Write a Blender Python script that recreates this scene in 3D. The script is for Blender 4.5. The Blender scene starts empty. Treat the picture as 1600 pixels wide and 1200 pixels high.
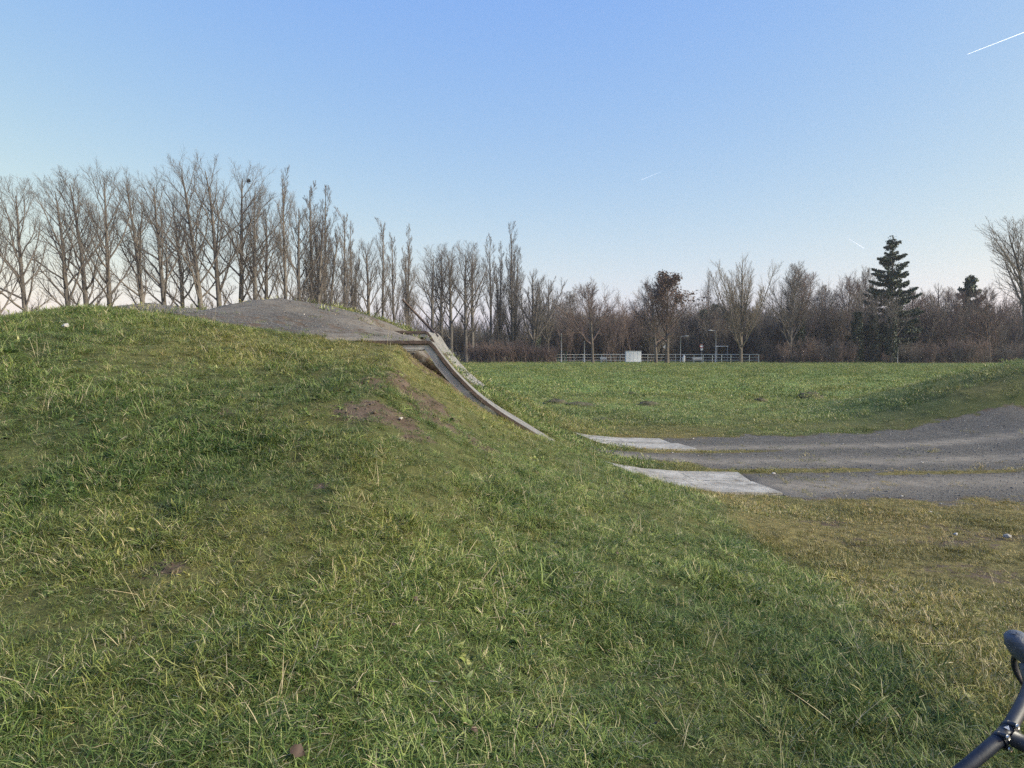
import bpy, math, random
import numpy as np

# ------------------------------------------------------------------ camera, sky, sun
SC = bpy.context.scene
COL = SC.collection
F_PX = 1142.0                      # focal length in pixels of the 1600 px wide photograph
CAM_Z = 1.6
PITCH = math.atan(50.0 / F_PX)
cam = bpy.data.cameras.new('camera')
cam.sensor_width = 36.0
cam.lens = 36.0 * F_PX / 1600.0
cam.clip_start = 0.05
cam.clip_end = 90000.0
cam_ob = bpy.data.objects.new('camera', cam)
cam_ob.location = (0, 0, CAM_Z)
cam_ob.rotation_euler = (math.pi / 2 - PITCH, 0, 0)
COL.objects.link(cam_ob)
SC.camera = cam_ob

SUN_EL, SUN_AZ = math.radians(28.0), math.radians(105.0)
world = bpy.data.worlds.new('World')
SC.world = world
world.use_nodes = True
wn, wl = world.node_tree.nodes, world.node_tree.links
sky = wn.new('ShaderNodeTexSky')
sky.sky_type = 'NISHITA'
sky.sun_disc = False
sky.sun_elevation = SUN_EL
sky.sun_rotation = SUN_AZ
sky.dust_density = 1.0
sep = wn.new('ShaderNodeSeparateColor'); wl.new(sky.outputs[0], sep.inputs[0])
comb = wn.new('ShaderNodeCombineColor')
for i, (p, k) in enumerate(((1.0, 11.7), (0.66, 7.74), (-0.08, 4.58))):   # even tone curve over the whole sky
    s = wn.new('ShaderNodeMath'); s.operation = 'MULTIPLY'; s.inputs[1].default_value = 0.1
    wl.new(sep.outputs[i], s.inputs[0])
    q = wn.new('ShaderNodeMath'); q.operation = 'POWER'; q.inputs[1].default_value = p
    wl.new(s.outputs[0], q.inputs[0])
    m = wn.new('ShaderNodeMath'); m.operation = 'MULTIPLY'; m.inputs[1].default_value = k
    wl.new(q.outputs[0], m.inputs[0]); wl.new(m.outputs[0], comb.inputs[i])
bg = wn['Background']
wl.new(comb.outputs[0], bg.inputs[0])
bg.inputs[1].default_value = 0.1

sun = bpy.data.lights.new('sun', 'SUN')
sun.energy = 4.5
sun.angle = math.radians(22)
sun.color = (1.0, 0.965, 0.80)
sun_ob = bpy.data.objects.new('sun', sun)
sun_ob.rotation_euler = (math.pi / 2 - SUN_EL, 0, math.pi - SUN_AZ)
COL.objects.link(sun_ob)

SC.view_settings.view_transform = 'Standard'
SC.view_settings.look = 'None'
SC.view_settings.exposure = 0.80
SC.view_settings.gamma = 1.0
SC.render.engine = 'CYCLES'
SC.cycles.use_denoising = False
SC.cycles.use_adaptive_sampling = True
SC.cycles.adaptive_threshold = 0.018
SC.cycles.adaptive_min_samples = 56
SC.cycles.sample_clamp_indirect = 1.5
SC.cycles.sample_clamp_direct = 4.0
SC.cycles.max_bounces = 4
SC.cycles.diffuse_bounces = 2
SC.cycles.glossy_bounces = 2
SC.cycles.transmission_bounces = 2
SC.cycles.transparent_max_bounces = 6
SC.cycles.volume_bounces = 0

RNG = np.random.default_rng(7)

# ------------------------------------------------------------------ helpers
def tag(o, label=None, cat=None, group=None, kind=None):
    if label: o['label'] = label
    if cat: o['category'] = cat
    if group: o['group'] = group
    if kind: o['kind'] = kind
    return o

def link(o, parent=None):
    COL.objects.link(o)
    if parent is not None: o.parent = parent
    return o

def empty(name, loc, rot=(0, 0, 0)):
    o = bpy.data.objects.new(name, None)
    o.location = loc; o.rotation_euler = rot
    o.empty_display_size = 0.1
    return link(o)

def mesh_np(name, verts, faces, mat=None, smooth=True):
    """faces: list of int arrays (F,3) or (F,4)"""
    me = bpy.data.meshes.new(name)
    verts = np.ascontiguousarray(verts, dtype=np.float32).reshape(-1, 3)
    if not isinstance(faces, (list, tuple)): faces = [faces]
    faces = [np.asarray(f, dtype=np.int32) for f in faces if len(f)]
    me.vertices.add(len(verts)); me.vertices.foreach_set('co', verts.ravel())
    nl = sum(f.size for f in faces); nf = sum(len(f) for f in faces)
    if nf:
        me.loops.add(nl); me.polygons.add(nf)
        me.loops.foreach_set('vertex_index', np.concatenate([f.ravel() for f in faces]))
        tot = np.concatenate([np.full(len(f), f.shape[1], np.int32) for f in faces])
        st = np.concatenate([[0], np.cumsum(tot)[:-1]]).astype(np.int32)
        me.polygons.foreach_set('loop_start', st)
        me.polygons.foreach_set('loop_total', tot)
        me.polygons.foreach_set('use_smooth', np.full(nf, smooth, dtype=bool))
    me.update(calc_edges=True)
    if mat: me.materials.append(mat)
    return me

def ob(name, me, parent=None, loc=None):
    o = bpy.data.objects.new(name, me)
    if loc is not None: o.location = loc
    return link(o, parent)

def fattr(me, name, data, dom='POINT'):
    a = me.attributes.new(name, 'FLOAT', dom)
    a.data.foreach_set('value', np.ascontiguousarray(data, dtype=np.float32))

class MB:
    """collects boxes, tubes and lathes into one mesh"""
    def __init__(s): s.v, s.q, s.t, s.n = [], [], [], 0
    def add(s, v, q=None, t=None):
        v = np.asarray(v, float).reshape(-1, 3)
        if q is not None and len(q): s.q.append(np.asarray(q, int) + s.n)
        if t is not None and len(t): s.t.append(np.asarray(t, int) + s.n)
        s.v.append(v); s.n += len(v); return s
    def box(s, lo, hi, bev=0.0):
        x0, y0, z0 = lo; x1, y1, z1 = hi
        v = [(x, y, z) for z in (z0, z1) for (x, y) in ((x0, y0), (x1, y0), (x1, y1), (x0, y1))]
        return s.add(v, [(0, 3, 2, 1), (4, 5, 6, 7), (0, 1, 5, 4), (1, 2, 6, 5), (2, 3, 7, 6), (3, 0, 4, 7)])
    def tube(s, pts, r, k=8, cap=True):
        P = np.asarray(pts, float)[None]; R = np.broadcast_to(np.asarray(r, float), (P.shape[1],))[None]
        v, q = tubes(P, R, k)
        s.add(v, q)
        if cap:
            n = P.shape[1]
            c0 = s.n; s.add([P[0, 0], P[0, -1]])
            b = c0 - n * k
            t = [(c0, b + (j + 1) % k, b + j) for j in range(k)] + [(c0 + 1, b + (n - 1) * k + j, b + (n - 1) * k + (j + 1) % k) for j in range(k)]
            s.t.append(np.array(t))
        return s
    def loft(s, pts, ra, rb, up=(0, 0, 1), k=16, pw=2.0):
        """elliptic sections of half sizes ra (sideways) and rb (towards up) along pts"""
        P = np.asarray(pts, float); n = len(P)
        T = np.gradient(P, axis=0); T /= np.linalg.norm(T, axis=1, keepdims=True)
        A = np.cross(T, np.asarray(up, float)); A /= np.linalg.norm(A, axis=1, keepdims=True)
        B = np.cross(A, T)
        th = np.linspace(0, 2 * np.pi, k, endpoint=False)
        c, sn = np.cos(th), np.sin(th)
        ce = np.sign(c) * np.abs(c) ** (2 / pw); se = np.sign(sn) * np.abs(sn) ** (2 / pw)
        V = P[:, None] + A[:, None] * (np.asarray(ra)[:, None] * ce[None])[..., None] + B[:, None] * (np.asarray(rb)[:, None] * se[None])[..., None]
        q = [(i * k + j, i * k + (j + 1) % k, (i + 1) * k + (j + 1) % k, (i + 1) * k + j) for i in range(n - 1) for j in range(k)]
        s.add(V, q)
        c0 = s.n; s.add([P[0], P[-1]]); b = c0 - n * k
        s.t.append(np.array([(c0, b + (j + 1) % k, b + j) for j in range(k)] + [(c0 + 1, b + (n - 1) * k + j, b + (n - 1) * k + (j + 1) % k) for j in range(k)]))
        return s
    def torus(s, c, ax, R, r, n=40, k=8):
        ax = np.asarray(ax, float) / np.linalg.norm(ax)
        e1 = np.cross(ax, (0, 0, 1.)); e1 = e1 / np.linalg.norm(e1); e2 = np.cross(ax, e1)
        a = np.linspace(0, 2 * np.pi, n, endpoint=False); b = np.linspace(0, 2 * np.pi, k, endpoint=False)
        rad = np.cos(a)[:, None] * e1 + np.sin(a)[:, None] * e2
        V = np.asarray(c) + rad[:, None] * (R + r * np.cos(b))[None, :, None] + ax * (r * np.sin(b))[None, :, None]
        q = [(i * k + j, ((i + 1) % n) * k + j, ((i + 1) % n) * k + (j + 1) % k, i * k + (j + 1) % k) for i in range(n) for j in range(k)]
        return s.add(V, q)
    def mesh(s, name, mat, smooth=False):
        f = []
        if s.q: f.append(np.concatenate(s.q))
        if s.t: f.append(np.concatenate(s.t))
        return mesh_np(name, np.concatenate(s.v), f, mat, smooth)
    def build(s, name, mat, parent=None, smooth=False, loc=None):
        return ob(name, s.mesh(name, mat, smooth), parent, loc)

def tubes(P, R, k):
    """P (B,n,3), R (B,n) -> verts, quads"""
    B, n, _ = P.shape
    T = np.gradient(P, axis=1)
    T /= np.linalg.norm(T, axis=2, keepdims=True) + 1e-9
    d = T.mean(axis=1); d /= np.linalg.norm(d, axis=1, keepdims=True) + 1e-9
    ref = np.where(np.abs(d[:, 2:3]) < 0.8, np.array([[0, 0, 1.]]), np.array([[1., 0, 0]]))
    A = np.cross(T, ref[:, None]); A /= np.linalg.norm(A, axis=2, keepdims=True) + 1e-9
    C = np.cross(T, A)
    th = np.linspace(0, 2 * np.pi, k, endpoint=False)
    V = P[:, :, None] + R[:, :, None, None] * (A[:, :, None] * np.cos(th)[None, None, :, None] + C[:, :, None] * np.sin(th)[None, None, :, None])
    idx = np.arange(B * n * k).reshape(B, n, k)
    nx = np.roll(idx, -1, axis=2)
    q = np.stack([idx[:, :-1], idx[:, 1:], nx[:, 1:], nx[:, :-1]], axis=-1).reshape(-1, 4)
    return V.reshape(-1, 3), q

# value noise on the plane
_perm = RNG.permutation(4096)
_val = RNG.random(4096)
def vnoise(x, y, seed=0):
    x = np.asarray(x, float); y = np.asarray(y, float)
    xi = np.floor(x).astype(np.int64); yi = np.floor(y).astype(np.int64)
    fx = x - xi; fy = y - yi
    fx = fx * fx * (3 - 2 * fx); fy = fy * fy * (3 - 2 * fy)
    def g(a, b): return _val[_perm[(_perm[(a + seed * 57) & 4095] + b) & 4095]]
    return (g(xi, yi) * (1 - fx) + g(xi + 1, yi) * fx) * (1 - fy) + (g(xi, yi + 1) * (1 - fx) + g(xi + 1, yi + 1) * fx) * fy
def fbm(x, y, o=4, seed=0):
    s, a, t = 0, 1.0, 0
    for i in range(o):
        s = s + a * vnoise(x * 2 ** i, y * 2 ** i, seed + i); t += a; a *= 0.5
    return s / t
def sst(a, b, x):
    t = np.clip((np.asarray(x, float) - a) / (b - a), 0, 1); return t * t * (3 - 2 * t)
def lerp(a, b, t): return a + (b - a) * t

# ------------------------------------------------------------------ materials
def newmat(name):
    m = bpy.data.materials.new(name); m.use_nodes = True
    return m, m.node_tree.nodes, m.node_tree.links, m.node_tree.nodes['Principled BSDF']
def nd(N, t, **kw):
    n = N.new(t)
    for k, v in kw.items():
        if k.startswith('i_'):
            key = k[2:]
            n.inputs[int(key) if key.isdigit() else key].default_value = v
        else: setattr(n, k, v)
    return n
def ramp(N, stops):
    r = N.new('ShaderNodeValToRGB'); e = r.color_ramp.elements
    while len(e) > 1: e.remove(e[-1])
    e[0].position, e[0].color = stops[0][0], (*stops[0][1], 1)
    for p, c in stops[1:]:
        x = e.new(p); x.color = (*c, 1)
    return r
def noisy(name, c1, c2, scale=8.0, rough=0.8, bump=0.0, metal=0.0, spec=0.5, detail=5.0, c3=None, stretch=None, bscale=None):
    """plain procedural material: two or three tones broken up by noise, fine relief"""
    m, N, L, B = newmat(name)
    tc = N.new('ShaderNodeTexCoord')
    src = tc.outputs['Object']
    if stretch:
        mp = nd(N, 'ShaderNodeMapping'); mp.inputs['Scale'].default_value = stretch
        L.new(src, mp.inputs[0]); src = mp.outputs[0]
    nz = nd(N, 'ShaderNodeTexNoise', i_Scale=scale, i_Detail=detail, i_Roughness=0.65)
    L.new(src, nz.inputs['Vector'])
    st = [(0.32, c1), (0.62, c2)] + ([(0.75, c3)] if c3 else [])
    r = ramp(N, st); L.new(nz.outputs[0], r.inputs[0]); L.new(r.outputs[0], B.inputs['Base Color'])
    B.inputs['Roughness'].default_value = rough; B.inputs['Metallic'].default_value = metal
    B.inputs['Specular IOR Level'].default_value = spec
    if bump:
        n2 = nd(N, 'ShaderNodeTexNoise', i_Scale=bscale or scale * 4, i_Detail=4.0); L.new(src, n2.inputs['Vector'])
        b = nd(N, 'ShaderNodeBump', i_Strength=bump, i_Distance=0.01)
        L.new(n2.outputs[0], b.inputs['Height']); L.new(b.outputs[0], B.inputs['Normal'])
    return m

def ground_material():
    m, N, L, B = newmat('ground_cover')
    geo = N.new('ShaderNodeNewGeometry')
    P = geo.outputs['Position']
    def noise(s, d=5, r=0.6, vec=None):
        n = nd(N, 'ShaderNodeTexNoise', i_Scale=s, i_Detail=d, i_Roughness=r); L.new(vec or P, n.inputs['Vector']); return n.outputs[0]
    def attr(n):
        a = nd(N, 'ShaderNodeAttribute', attribute_name=n); return a.outputs['Fac']
    def mix(f, a, b):
        x = nd(N, 'ShaderNodeMix', data_type='RGBA'); L.new(f, x.inputs[0]); L.new(a, x.inputs[6]); L.new(b, x.inputs[7]); return x.outputs[2]
    def math_(op, a, b=None, c=None):
        x = nd(N, 'ShaderNodeMath', operation=op)
        for i, v in enumerate((a, b, c)):
            if v is None: continue
            if isinstance(v, (int, float)): x.inputs[i].default_value = v
            else: L.new(v, x.inputs[i])
        return x.outputs[0]
    def rmp(f, st):
        r = ramp(N, st); L.new(f, r.inputs[0]); return r.outputs[0]
    # grass thatch
    g1 = rmp(noise(1.1, 6), [(0.3, (0.040, 0.048, 0.018)), (0.5, (0.062, 0.070, 0.025)), (0.7, (0.090, 0.085, 0.038))])
    g2 = rmp(noise(14, 6, 0.7), [(0.3, (0.028, 0.036, 0.014)), (0.55, (0.070, 0.082, 0.028)), (0.75, (0.13, 0.125, 0.06))])
    grass = mix(math_('MULTIPLY', noise(0.35, 2), 1.0), g1, g2)
    # dry trampled turf
    dry = rmp(noise(10, 7, 0.72), [(0.3, (0.045, 0.036, 0.018)), (0.5, (0.120, 0.104, 0.040)), (0.7, (0.230, 0.195, 0.080))])
    fine = rmp(noise(95, 4, 0.75), [(0.30, (0.30, 0.30, 0.30)), (0.5, (0.95, 0.95, 0.95)), (0.72, (2.1, 2.0, 1.9))])
    mm = nd(N, 'ShaderNodeMix', data_type='RGBA', blend_type='MULTIPLY'); mm.inputs[0].default_value = 1.0
    L.new(grass, mm.inputs[6]); L.new(fine, mm.inputs[7]); grass = mm.outputs[2]
    lea = rmp(noise(0.8, 8, 0.7), [(0.3, (0.090, 0.150, 0.040)), (0.5, (0.130, 0.192, 0.056)), (0.7, (0.190, 0.225, 0.080))])
    grass = mix(attr('lea'), grass, lea)
    grass = mix(attr('dry'), grass, dry)
    # bare soil
    soil = rmp(noise(7, 8, 0.7), [(0.3, (0.040, 0.030, 0.022)), (0.5, (0.082, 0.061, 0.045)), (0.72, (0.130, 0.100, 0.076))])
    # fine gravel: pale brown where wheels run, blue grey where loose
    v = nd(N, 'ShaderNodeTexVoronoi', i_Scale=70.0); L.new(P, v.inputs['Vector'])
    vv = nd(N, 'ShaderNodeSeparateColor'); L.new(v.outputs['Color'], vv.inputs[0])
    stone = rmp(vv.outputs[0], [(0.0, (0.034, 0.033, 0.034)), (0.45, (0.060, 0.057, 0.052)), (0.8, (0.104, 0.099, 0.090)), (1.0, (0.26, 0.26, 0.25))])
    stone2 = rmp(noise(3.5, 8, 0.75), [(0.3, (0.043, 0.040, 0.035)), (0.7, (0.118, 0.110, 0.096))])
    loose = mix(math_('ADD', 0.5, 0.0), stone, stone2)
    packed = rmp(noise(5.0, 9, 0.75), [(0.28, (0.090, 0.081, 0.068)), (0.5, (0.166, 0.150, 0.128)), (0.72, (0.240, 0.220, 0.190))])
    grav = mix(attr('rut'), loose, packed)
    # masks broken up by noise
    def edge(a, s, w=0.9):
        n = math_('SUBTRACT', noise(s, 7, 0.7), 0.5)
        x = math_('ADD', a, math_('MULTIPLY', n, w))
        r = nd(N, 'ShaderNodeMapRange'); r.interpolation_type = 'SMOOTHSTEP'
        L.new(x, r.inputs[0]); r.inputs[1].default_value = 0.40; r.inputs[2].default_value = 0.60
        return r.outputs[0]
    c = mix(edge(attr('soil'), 9.0, 1.7), grass, soil)
    c = mix(edge(attr('gravel'), 5.0, 1.3), c, grav)
    L.new(c, B.inputs['Base Color'])
    B.inputs['Roughness'].default_value = 0.95
    B.inputs['Specular IOR Level'].default_value = 0.15
    hsum = math_('ADD', math_('MULTIPLY', v.outputs['Distance'], 0.35), noise(22, 7, 0.75))
    b = nd(N, 'ShaderNodeBump', i_Strength=0.55, i_Distance=0.02)
    L.new(hsum, b.inputs['Height']); L.new(b.outputs[0], B.inputs['Normal'])
    return m

def blade_material(name, gstops, dstops):
    """grass: each blade has its own tone; dry tufts lean to straw"""
    m, N, L, B = newmat(name)
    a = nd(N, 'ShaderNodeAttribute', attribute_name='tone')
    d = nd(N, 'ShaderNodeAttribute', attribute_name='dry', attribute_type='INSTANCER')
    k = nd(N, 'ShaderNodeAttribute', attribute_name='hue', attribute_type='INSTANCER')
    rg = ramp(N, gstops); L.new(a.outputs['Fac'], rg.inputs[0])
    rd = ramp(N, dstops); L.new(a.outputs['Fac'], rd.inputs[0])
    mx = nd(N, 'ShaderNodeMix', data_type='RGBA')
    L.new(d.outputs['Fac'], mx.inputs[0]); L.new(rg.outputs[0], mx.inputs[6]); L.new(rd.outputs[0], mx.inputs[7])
    hs = nd(N, 'ShaderNodeHueSaturation')
    mr = nd(N, 'ShaderNodeMapRange'); L.new(k.outputs['Fac'], mr.inputs[0]); mr.inputs[3].default_value = 0.472; mr.inputs[4].default_value = 0.506
    mv = nd(N, 'ShaderNodeMapRange'); L.new(k.outputs['Fac'], mv.inputs[0]); mv.inputs[3].default_value = 1.45; mv.inputs[4].default_value = 0.74
    hs.inputs['Saturation'].default_value = 1.04
    L.new(mr.outputs[0], hs.inputs['Hue']); L.new(mv.outputs[0], hs.inputs['Value'])
    L.new(mx.outputs[2], hs.inputs['Color'])
    L.new(hs.outputs[0], B.inputs['Base Color'])
    B.inputs['Roughness'].default_value = 0.55
    B.inputs['Specular IOR Level'].default_value = 0.22
    tr = nd(N, 'ShaderNodeBsdfTranslucent'); L.new(hs.outputs[0], tr.inputs[0])
    ms = nd(N, 'ShaderNodeMixShader', i_0=0.22)
    L.new(B.outputs[0], ms.inputs[1]); L.new(tr.outputs[0], ms.inputs[2])
    L.new(ms.outputs[0], N['Material Output'].inputs[0])
    return m

M = {}
M['ground'] = ground_material()
GREEN = [(0.0, (0.022, 0.050, 0.014)), (0.30, (0.062, 0.116, 0.030)), (0.58, (0.126, 0.192, 0.054)), (0.80, (0.195, 0.248, 0.105)), (0.87, (0.33, 0.30, 0.18)), (1.0, (0.47, 0.43, 0.29))]
STRAW = [(0.0, (0.070, 0.080, 0.018)), (0.35, (0.165, 0.158, 0.038)), (0.6, (0.275, 0.235, 0.075)), (0.8, (0.31, 0.27, 0.13)), (1.0, (0.44, 0.39, 0.23))]
M['blade'] = blade_material('grass_blade', GREEN, STRAW)
M['pebble'] = noisy('pebble_stone', (0.06, 0.06, 0.062), (0.15, 0.15, 0.15), 30, 0.85)
M['pale_stone'] = noisy('pale_stone', (0.22, 0.21, 0.195), (0.42, 0.40, 0.37), 20, 0.8, 0.3)
M['poplar'] = noisy('poplar_bark', (0.066, 0.059, 0.052), (0.140, 0.124, 0.108), 3.0, 0.9, 0.6)
M['twig'] = noisy('bare_twig', (0.078, 0.068, 0.060), (0.140, 0.122, 0.108), 1.5, 0.9)
M['bark_dark'] = noisy('dark_bark', (0.065, 0.055, 0.046), (0.135, 0.115, 0.095), 3.0, 0.9, 0.6)
M['twig_red'] = noisy('reddish_twig', (0.085, 0.060, 0.052), (0.155, 0.110, 0.095), 0.8, 0.9)
M['twig_pale'] = noisy('pale_twig', (0.11, 0.092, 0.072), (0.19, 0.16, 0.125), 1.0, 0.9)
M['ivy'] = noisy('ivy_leaves', (0.014, 0.026, 0.014), (0.040, 0.062, 0.028), 2.0, 0.6)
M['needle'] = noisy('spruce_needles', (0.020, 0.034, 0.020), (0.055, 0.078, 0.044), 1.5, 0.7)
M['brown_leaf'] = noisy('withered_leaves', (0.050, 0.030, 0.024), (0.115, 0.070, 0.048), 1.2, 0.8)
M['deck'] = noisy('weathered_decking', (0.165, 0.155, 0.135), (0.345, 0.334, 0.308), 3.0, 0.9, 0.9, detail=13, c3=(0.40, 0.39, 0.365), bscale=70)
def pitted(m, sc=38.0):
    N, L = m.node_tree.nodes, m.node_tree.links; B = N['Principled BSDF']
    src = B.inputs['Base Color'].links[0].from_socket
    tc = N.new('ShaderNodeTexCoord'); mp = nd(N, 'ShaderNodeMapping'); mp.inputs['Scale'].default_value = (0.45, 1.0, 1.0); L.new(tc.outputs['Object'], mp.inputs[0])
    nz = nd(N, 'ShaderNodeTexNoise', i_Scale=sc, i_Detail=3.0, i_Roughness=0.6); L.new(mp.outputs[0], nz.inputs['Vector'])
    r = ramp(N, [(0.34, (0.22, 0.21, 0.20)), (0.44, (1, 1, 1)), (0.62, (1, 1, 1)), (0.75, (1.35, 1.33, 1.28))]); L.new(nz.outputs[0], r.inputs[0])
    mm = nd(N, 'ShaderNodeMix', data_type='RGBA', blend_type='MULTIPLY'); mm.inputs[0].default_value = 1.0
    L.new(src, mm.inputs[6]); L.new(r.outputs[0], mm.inputs[7]); L.new(mm.outputs[2], B.inputs['Base Color'])
pitted(M['deck'])
M['plank'] = noisy('weathered_plank', (0.100, 0.098, 0.093), (0.205, 0.202, 0.193), 4.0, 0.9, 0.9, detail=13, c3=(0.28, 0.275, 0.262), bscale=70)
pitted(M['plank'], 30.0)
M['galv'] = noisy('galvanised_steel', (0.30, 0.30, 0.285), (0.47, 0.47, 0.45), 6.0, 0.6, 0.2, detail=8)
M['rust'] = noisy('rusted_edge', (0.030, 0.022, 0.019), (0.085, 0.060, 0.050), 14.0, 0.85, 0.4)
M['soil'] = noisy('mole_soil', (0.028, 0.026, 0.014), (0.075, 0.068, 0.036), 12.0, 0.95, 0.9)
M['crumb'] = noisy('earth_crumb', (0.050, 0.037, 0.027), (0.105, 0.080, 0.060), 20.0, 0.95)
M['rail'] = noisy('galvanised_rail', (0.46, 0.48, 0.47), (0.62, 0.64, 0.62), 3.0, 0.55)
M['white'] = noisy('white_panel', (0.66, 0.68, 0.70), (0.78, 0.79, 0.80), 2.0, 0.6)
M['greymetal'] = noisy('grey_paint', (0.30, 0.32, 0.34), (0.45, 0.47, 0.48), 4.0, 0.55)
M['green'] = noisy('green_paint', (0.02, 0.075, 0.060), (0.035, 0.11, 0.085), 4.0, 0.6)
M['red'] = noisy('red_paint', (0.45, 0.03, 0.03), (0.55, 0.05, 0.04), 4.0, 0.5)
M['roof'] = noisy('roof_tile', (0.07, 0.05, 0.045), (0.13, 0.095, 0.08), 5.0, 0.8)
M['glass'] = noisy('window_glass', (0.03, 0.04, 0.05), (0.06, 0.075, 0.09), 2.0, 0.15)
M['bar'] = noisy('navy_bar', (0.007, 0.010, 0.019), (0.014, 0.019, 0.033), 60.0, 0.55, 0.05)
M['hood'] = noisy('rubber_hood', (0.045, 0.055, 0.075), (0.095, 0.108, 0.135), 40.0, 0.55, 0.3)
M['clamp'] = noisy('black_clamp', (0.008, 0.011, 0.020), (0.018, 0.022, 0.034), 80.0, 0.45, 0.05)
M['steel'] = noisy('bolt_steel', (0.45, 0.44, 0.42), (0.65, 0.64, 0.62), 50.0, 0.45, metal=0.9)
M['tyre'] = noisy('black_tyre', (0.012, 0.012, 0.013), (0.03, 0.03, 0.03), 50.0, 0.8, 0.2)
M['hill'] = noisy('wooded_hill', (0.016, 0.028, 0.022), (0.040, 0.054, 0.040), 0.02, 0.95)
M['leaf'] = noisy('fallen_leaf', (0.022, 0.013, 0.008), (0.060, 0.034, 0.020), 40.0, 0.7)
M['nest'] = noisy('nest_sticks', (0.012, 0.010, 0.008), (0.03, 0.024, 0.02), 9.0, 0.95)
m_, N_, L_, B_ = newmat('contrail_ice')
B_.inputs['Base Color'].default_value = (0.95, 0.95, 0.95, 1); B_.inputs['Roughness'].default_value = 1.0; B_.inputs['Specular IOR Level'].default_value = 0.0
a_ = nd(N_, 'ShaderNodeAttribute', attribute_name='cover')

tr_ = nd(N_, 'ShaderNodeBsdfTranslucent'); tr_.inputs[0].default_value = (0.95, 0.95, 0.95, 1)
df_ = nd(N_, 'ShaderNodeBsdfDiffuse'); df_.inputs[0].default_value = (0.95, 0.95, 0.95, 1)
ad_ = nd(N_, 'ShaderNodeAddShader'); L_.new(df_.outputs[0], ad_.inputs[0]); L_.new(tr_.outputs[0], ad_.inputs[1])
tp_ = nd(N_, 'ShaderNodeBsdfTransparent'); mx_ = nd(N_, 'ShaderNodeMixShader')
L_.new(a_.outputs['Fac'], mx_.inputs[0]); L_.new(tp_.outputs[0], mx_.inputs[1]); L_.new(ad_.outputs[0], mx_.inputs[2])
L_.new(mx_.outputs[0], N_['Material Output'].inputs[0])
M['contrail'] = m_

# ------------------------------------------------------------------ terrain
AX = math.radians(4.3)
CA, SA = math.cos(AX), math.sin(AX)
P0 = (3.03, 8.1)                       # foot of the near track, near corner
def uv(x, y): return (x - P0[0]) * CA + (y - P0[1]) * SA, -(x - P0[0]) * SA + (y - P0[1]) * CA
def xy(u, v): return P0[0] + u * CA - v * SA, P0[1] + u * SA + v * CA

DU = np.array([-6.2, -3.9, -3.785, -3.655, -3.52, -3.40, -3.27, -3.08, -2.84, -2.4, -2.03, -1.6, -1.23, -0.7, 0.0, 3.0])
DZ = np.array([1.715, 1.715, 1.545, 1.385, 1.245, 1.130, 1.025, 0.895, 0.752, 0.480, 0.285, 0.160, 0.095, 0.050, 0.030, 0.02])
NEAR_V, FAR_V = (0.0, 1.42), (3.70, 5.15)
def deck_z(u, far, v=3.7):
    if not far: return np.interp(u, DU, DZ)
    return np.interp(u + 0.18 - 0.14 * np.clip((v - 3.7) / 1.45, 0, 1), DU, DZ) * 1.12
MU = np.array([-4.6, -4.22, -4.03, -3.83, -3.73, -3.5, -3.2, -2.84, -2.24, -1.78, -1.35, -1.04, -0.6, -0.2])
MZ = np.array([1.70, 1.665, 1.50, 1.36, 1.29, 1.09, 0.90, 0.72, 0.49, 0.30, 0.15, 0.075, 0.02, 0.0])
TFX = np.array([-16, -12, -9, -7, -5.95, -5.2, -4.6, -3.7, -2.75, -1.9, -1.3, -1.0, 0])
TFZ = np.array([0, 0.3, 1.0, 1.50, 1.76, 1.99, 2.07, 1.97, 1.83, 1.73, 1.71, 1.71, 1.70])
HBX = np.array([-20, -15, -12, -10, -9, -8.1, -7.5, -7.1, -6.6, -5.9, -5.1, -4.8, -4.5, -4.05, -3.7, -3.36, -2.52, -2.1, -1.7, -1.3])
HBZ = np.array([0, 0.3, 0.8, 1.25, 1.55, 1.76, 1.92, 2.08, 2.28, 2.38, 2.28, 2.19, 2.22, 2.40, 2.44, 2.42, 2.21, 2.04, 1.91, 1.90])
M2X = np.array([6.4, 7, 7.7, 8.4, 9.8, 11.2, 12.5, 14, 17, 20, 22])
M2Z = np.array([0, .04, .13, .30, .74, 1.12, 1.42, 1.58, 1.45, .55, 0])

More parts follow.
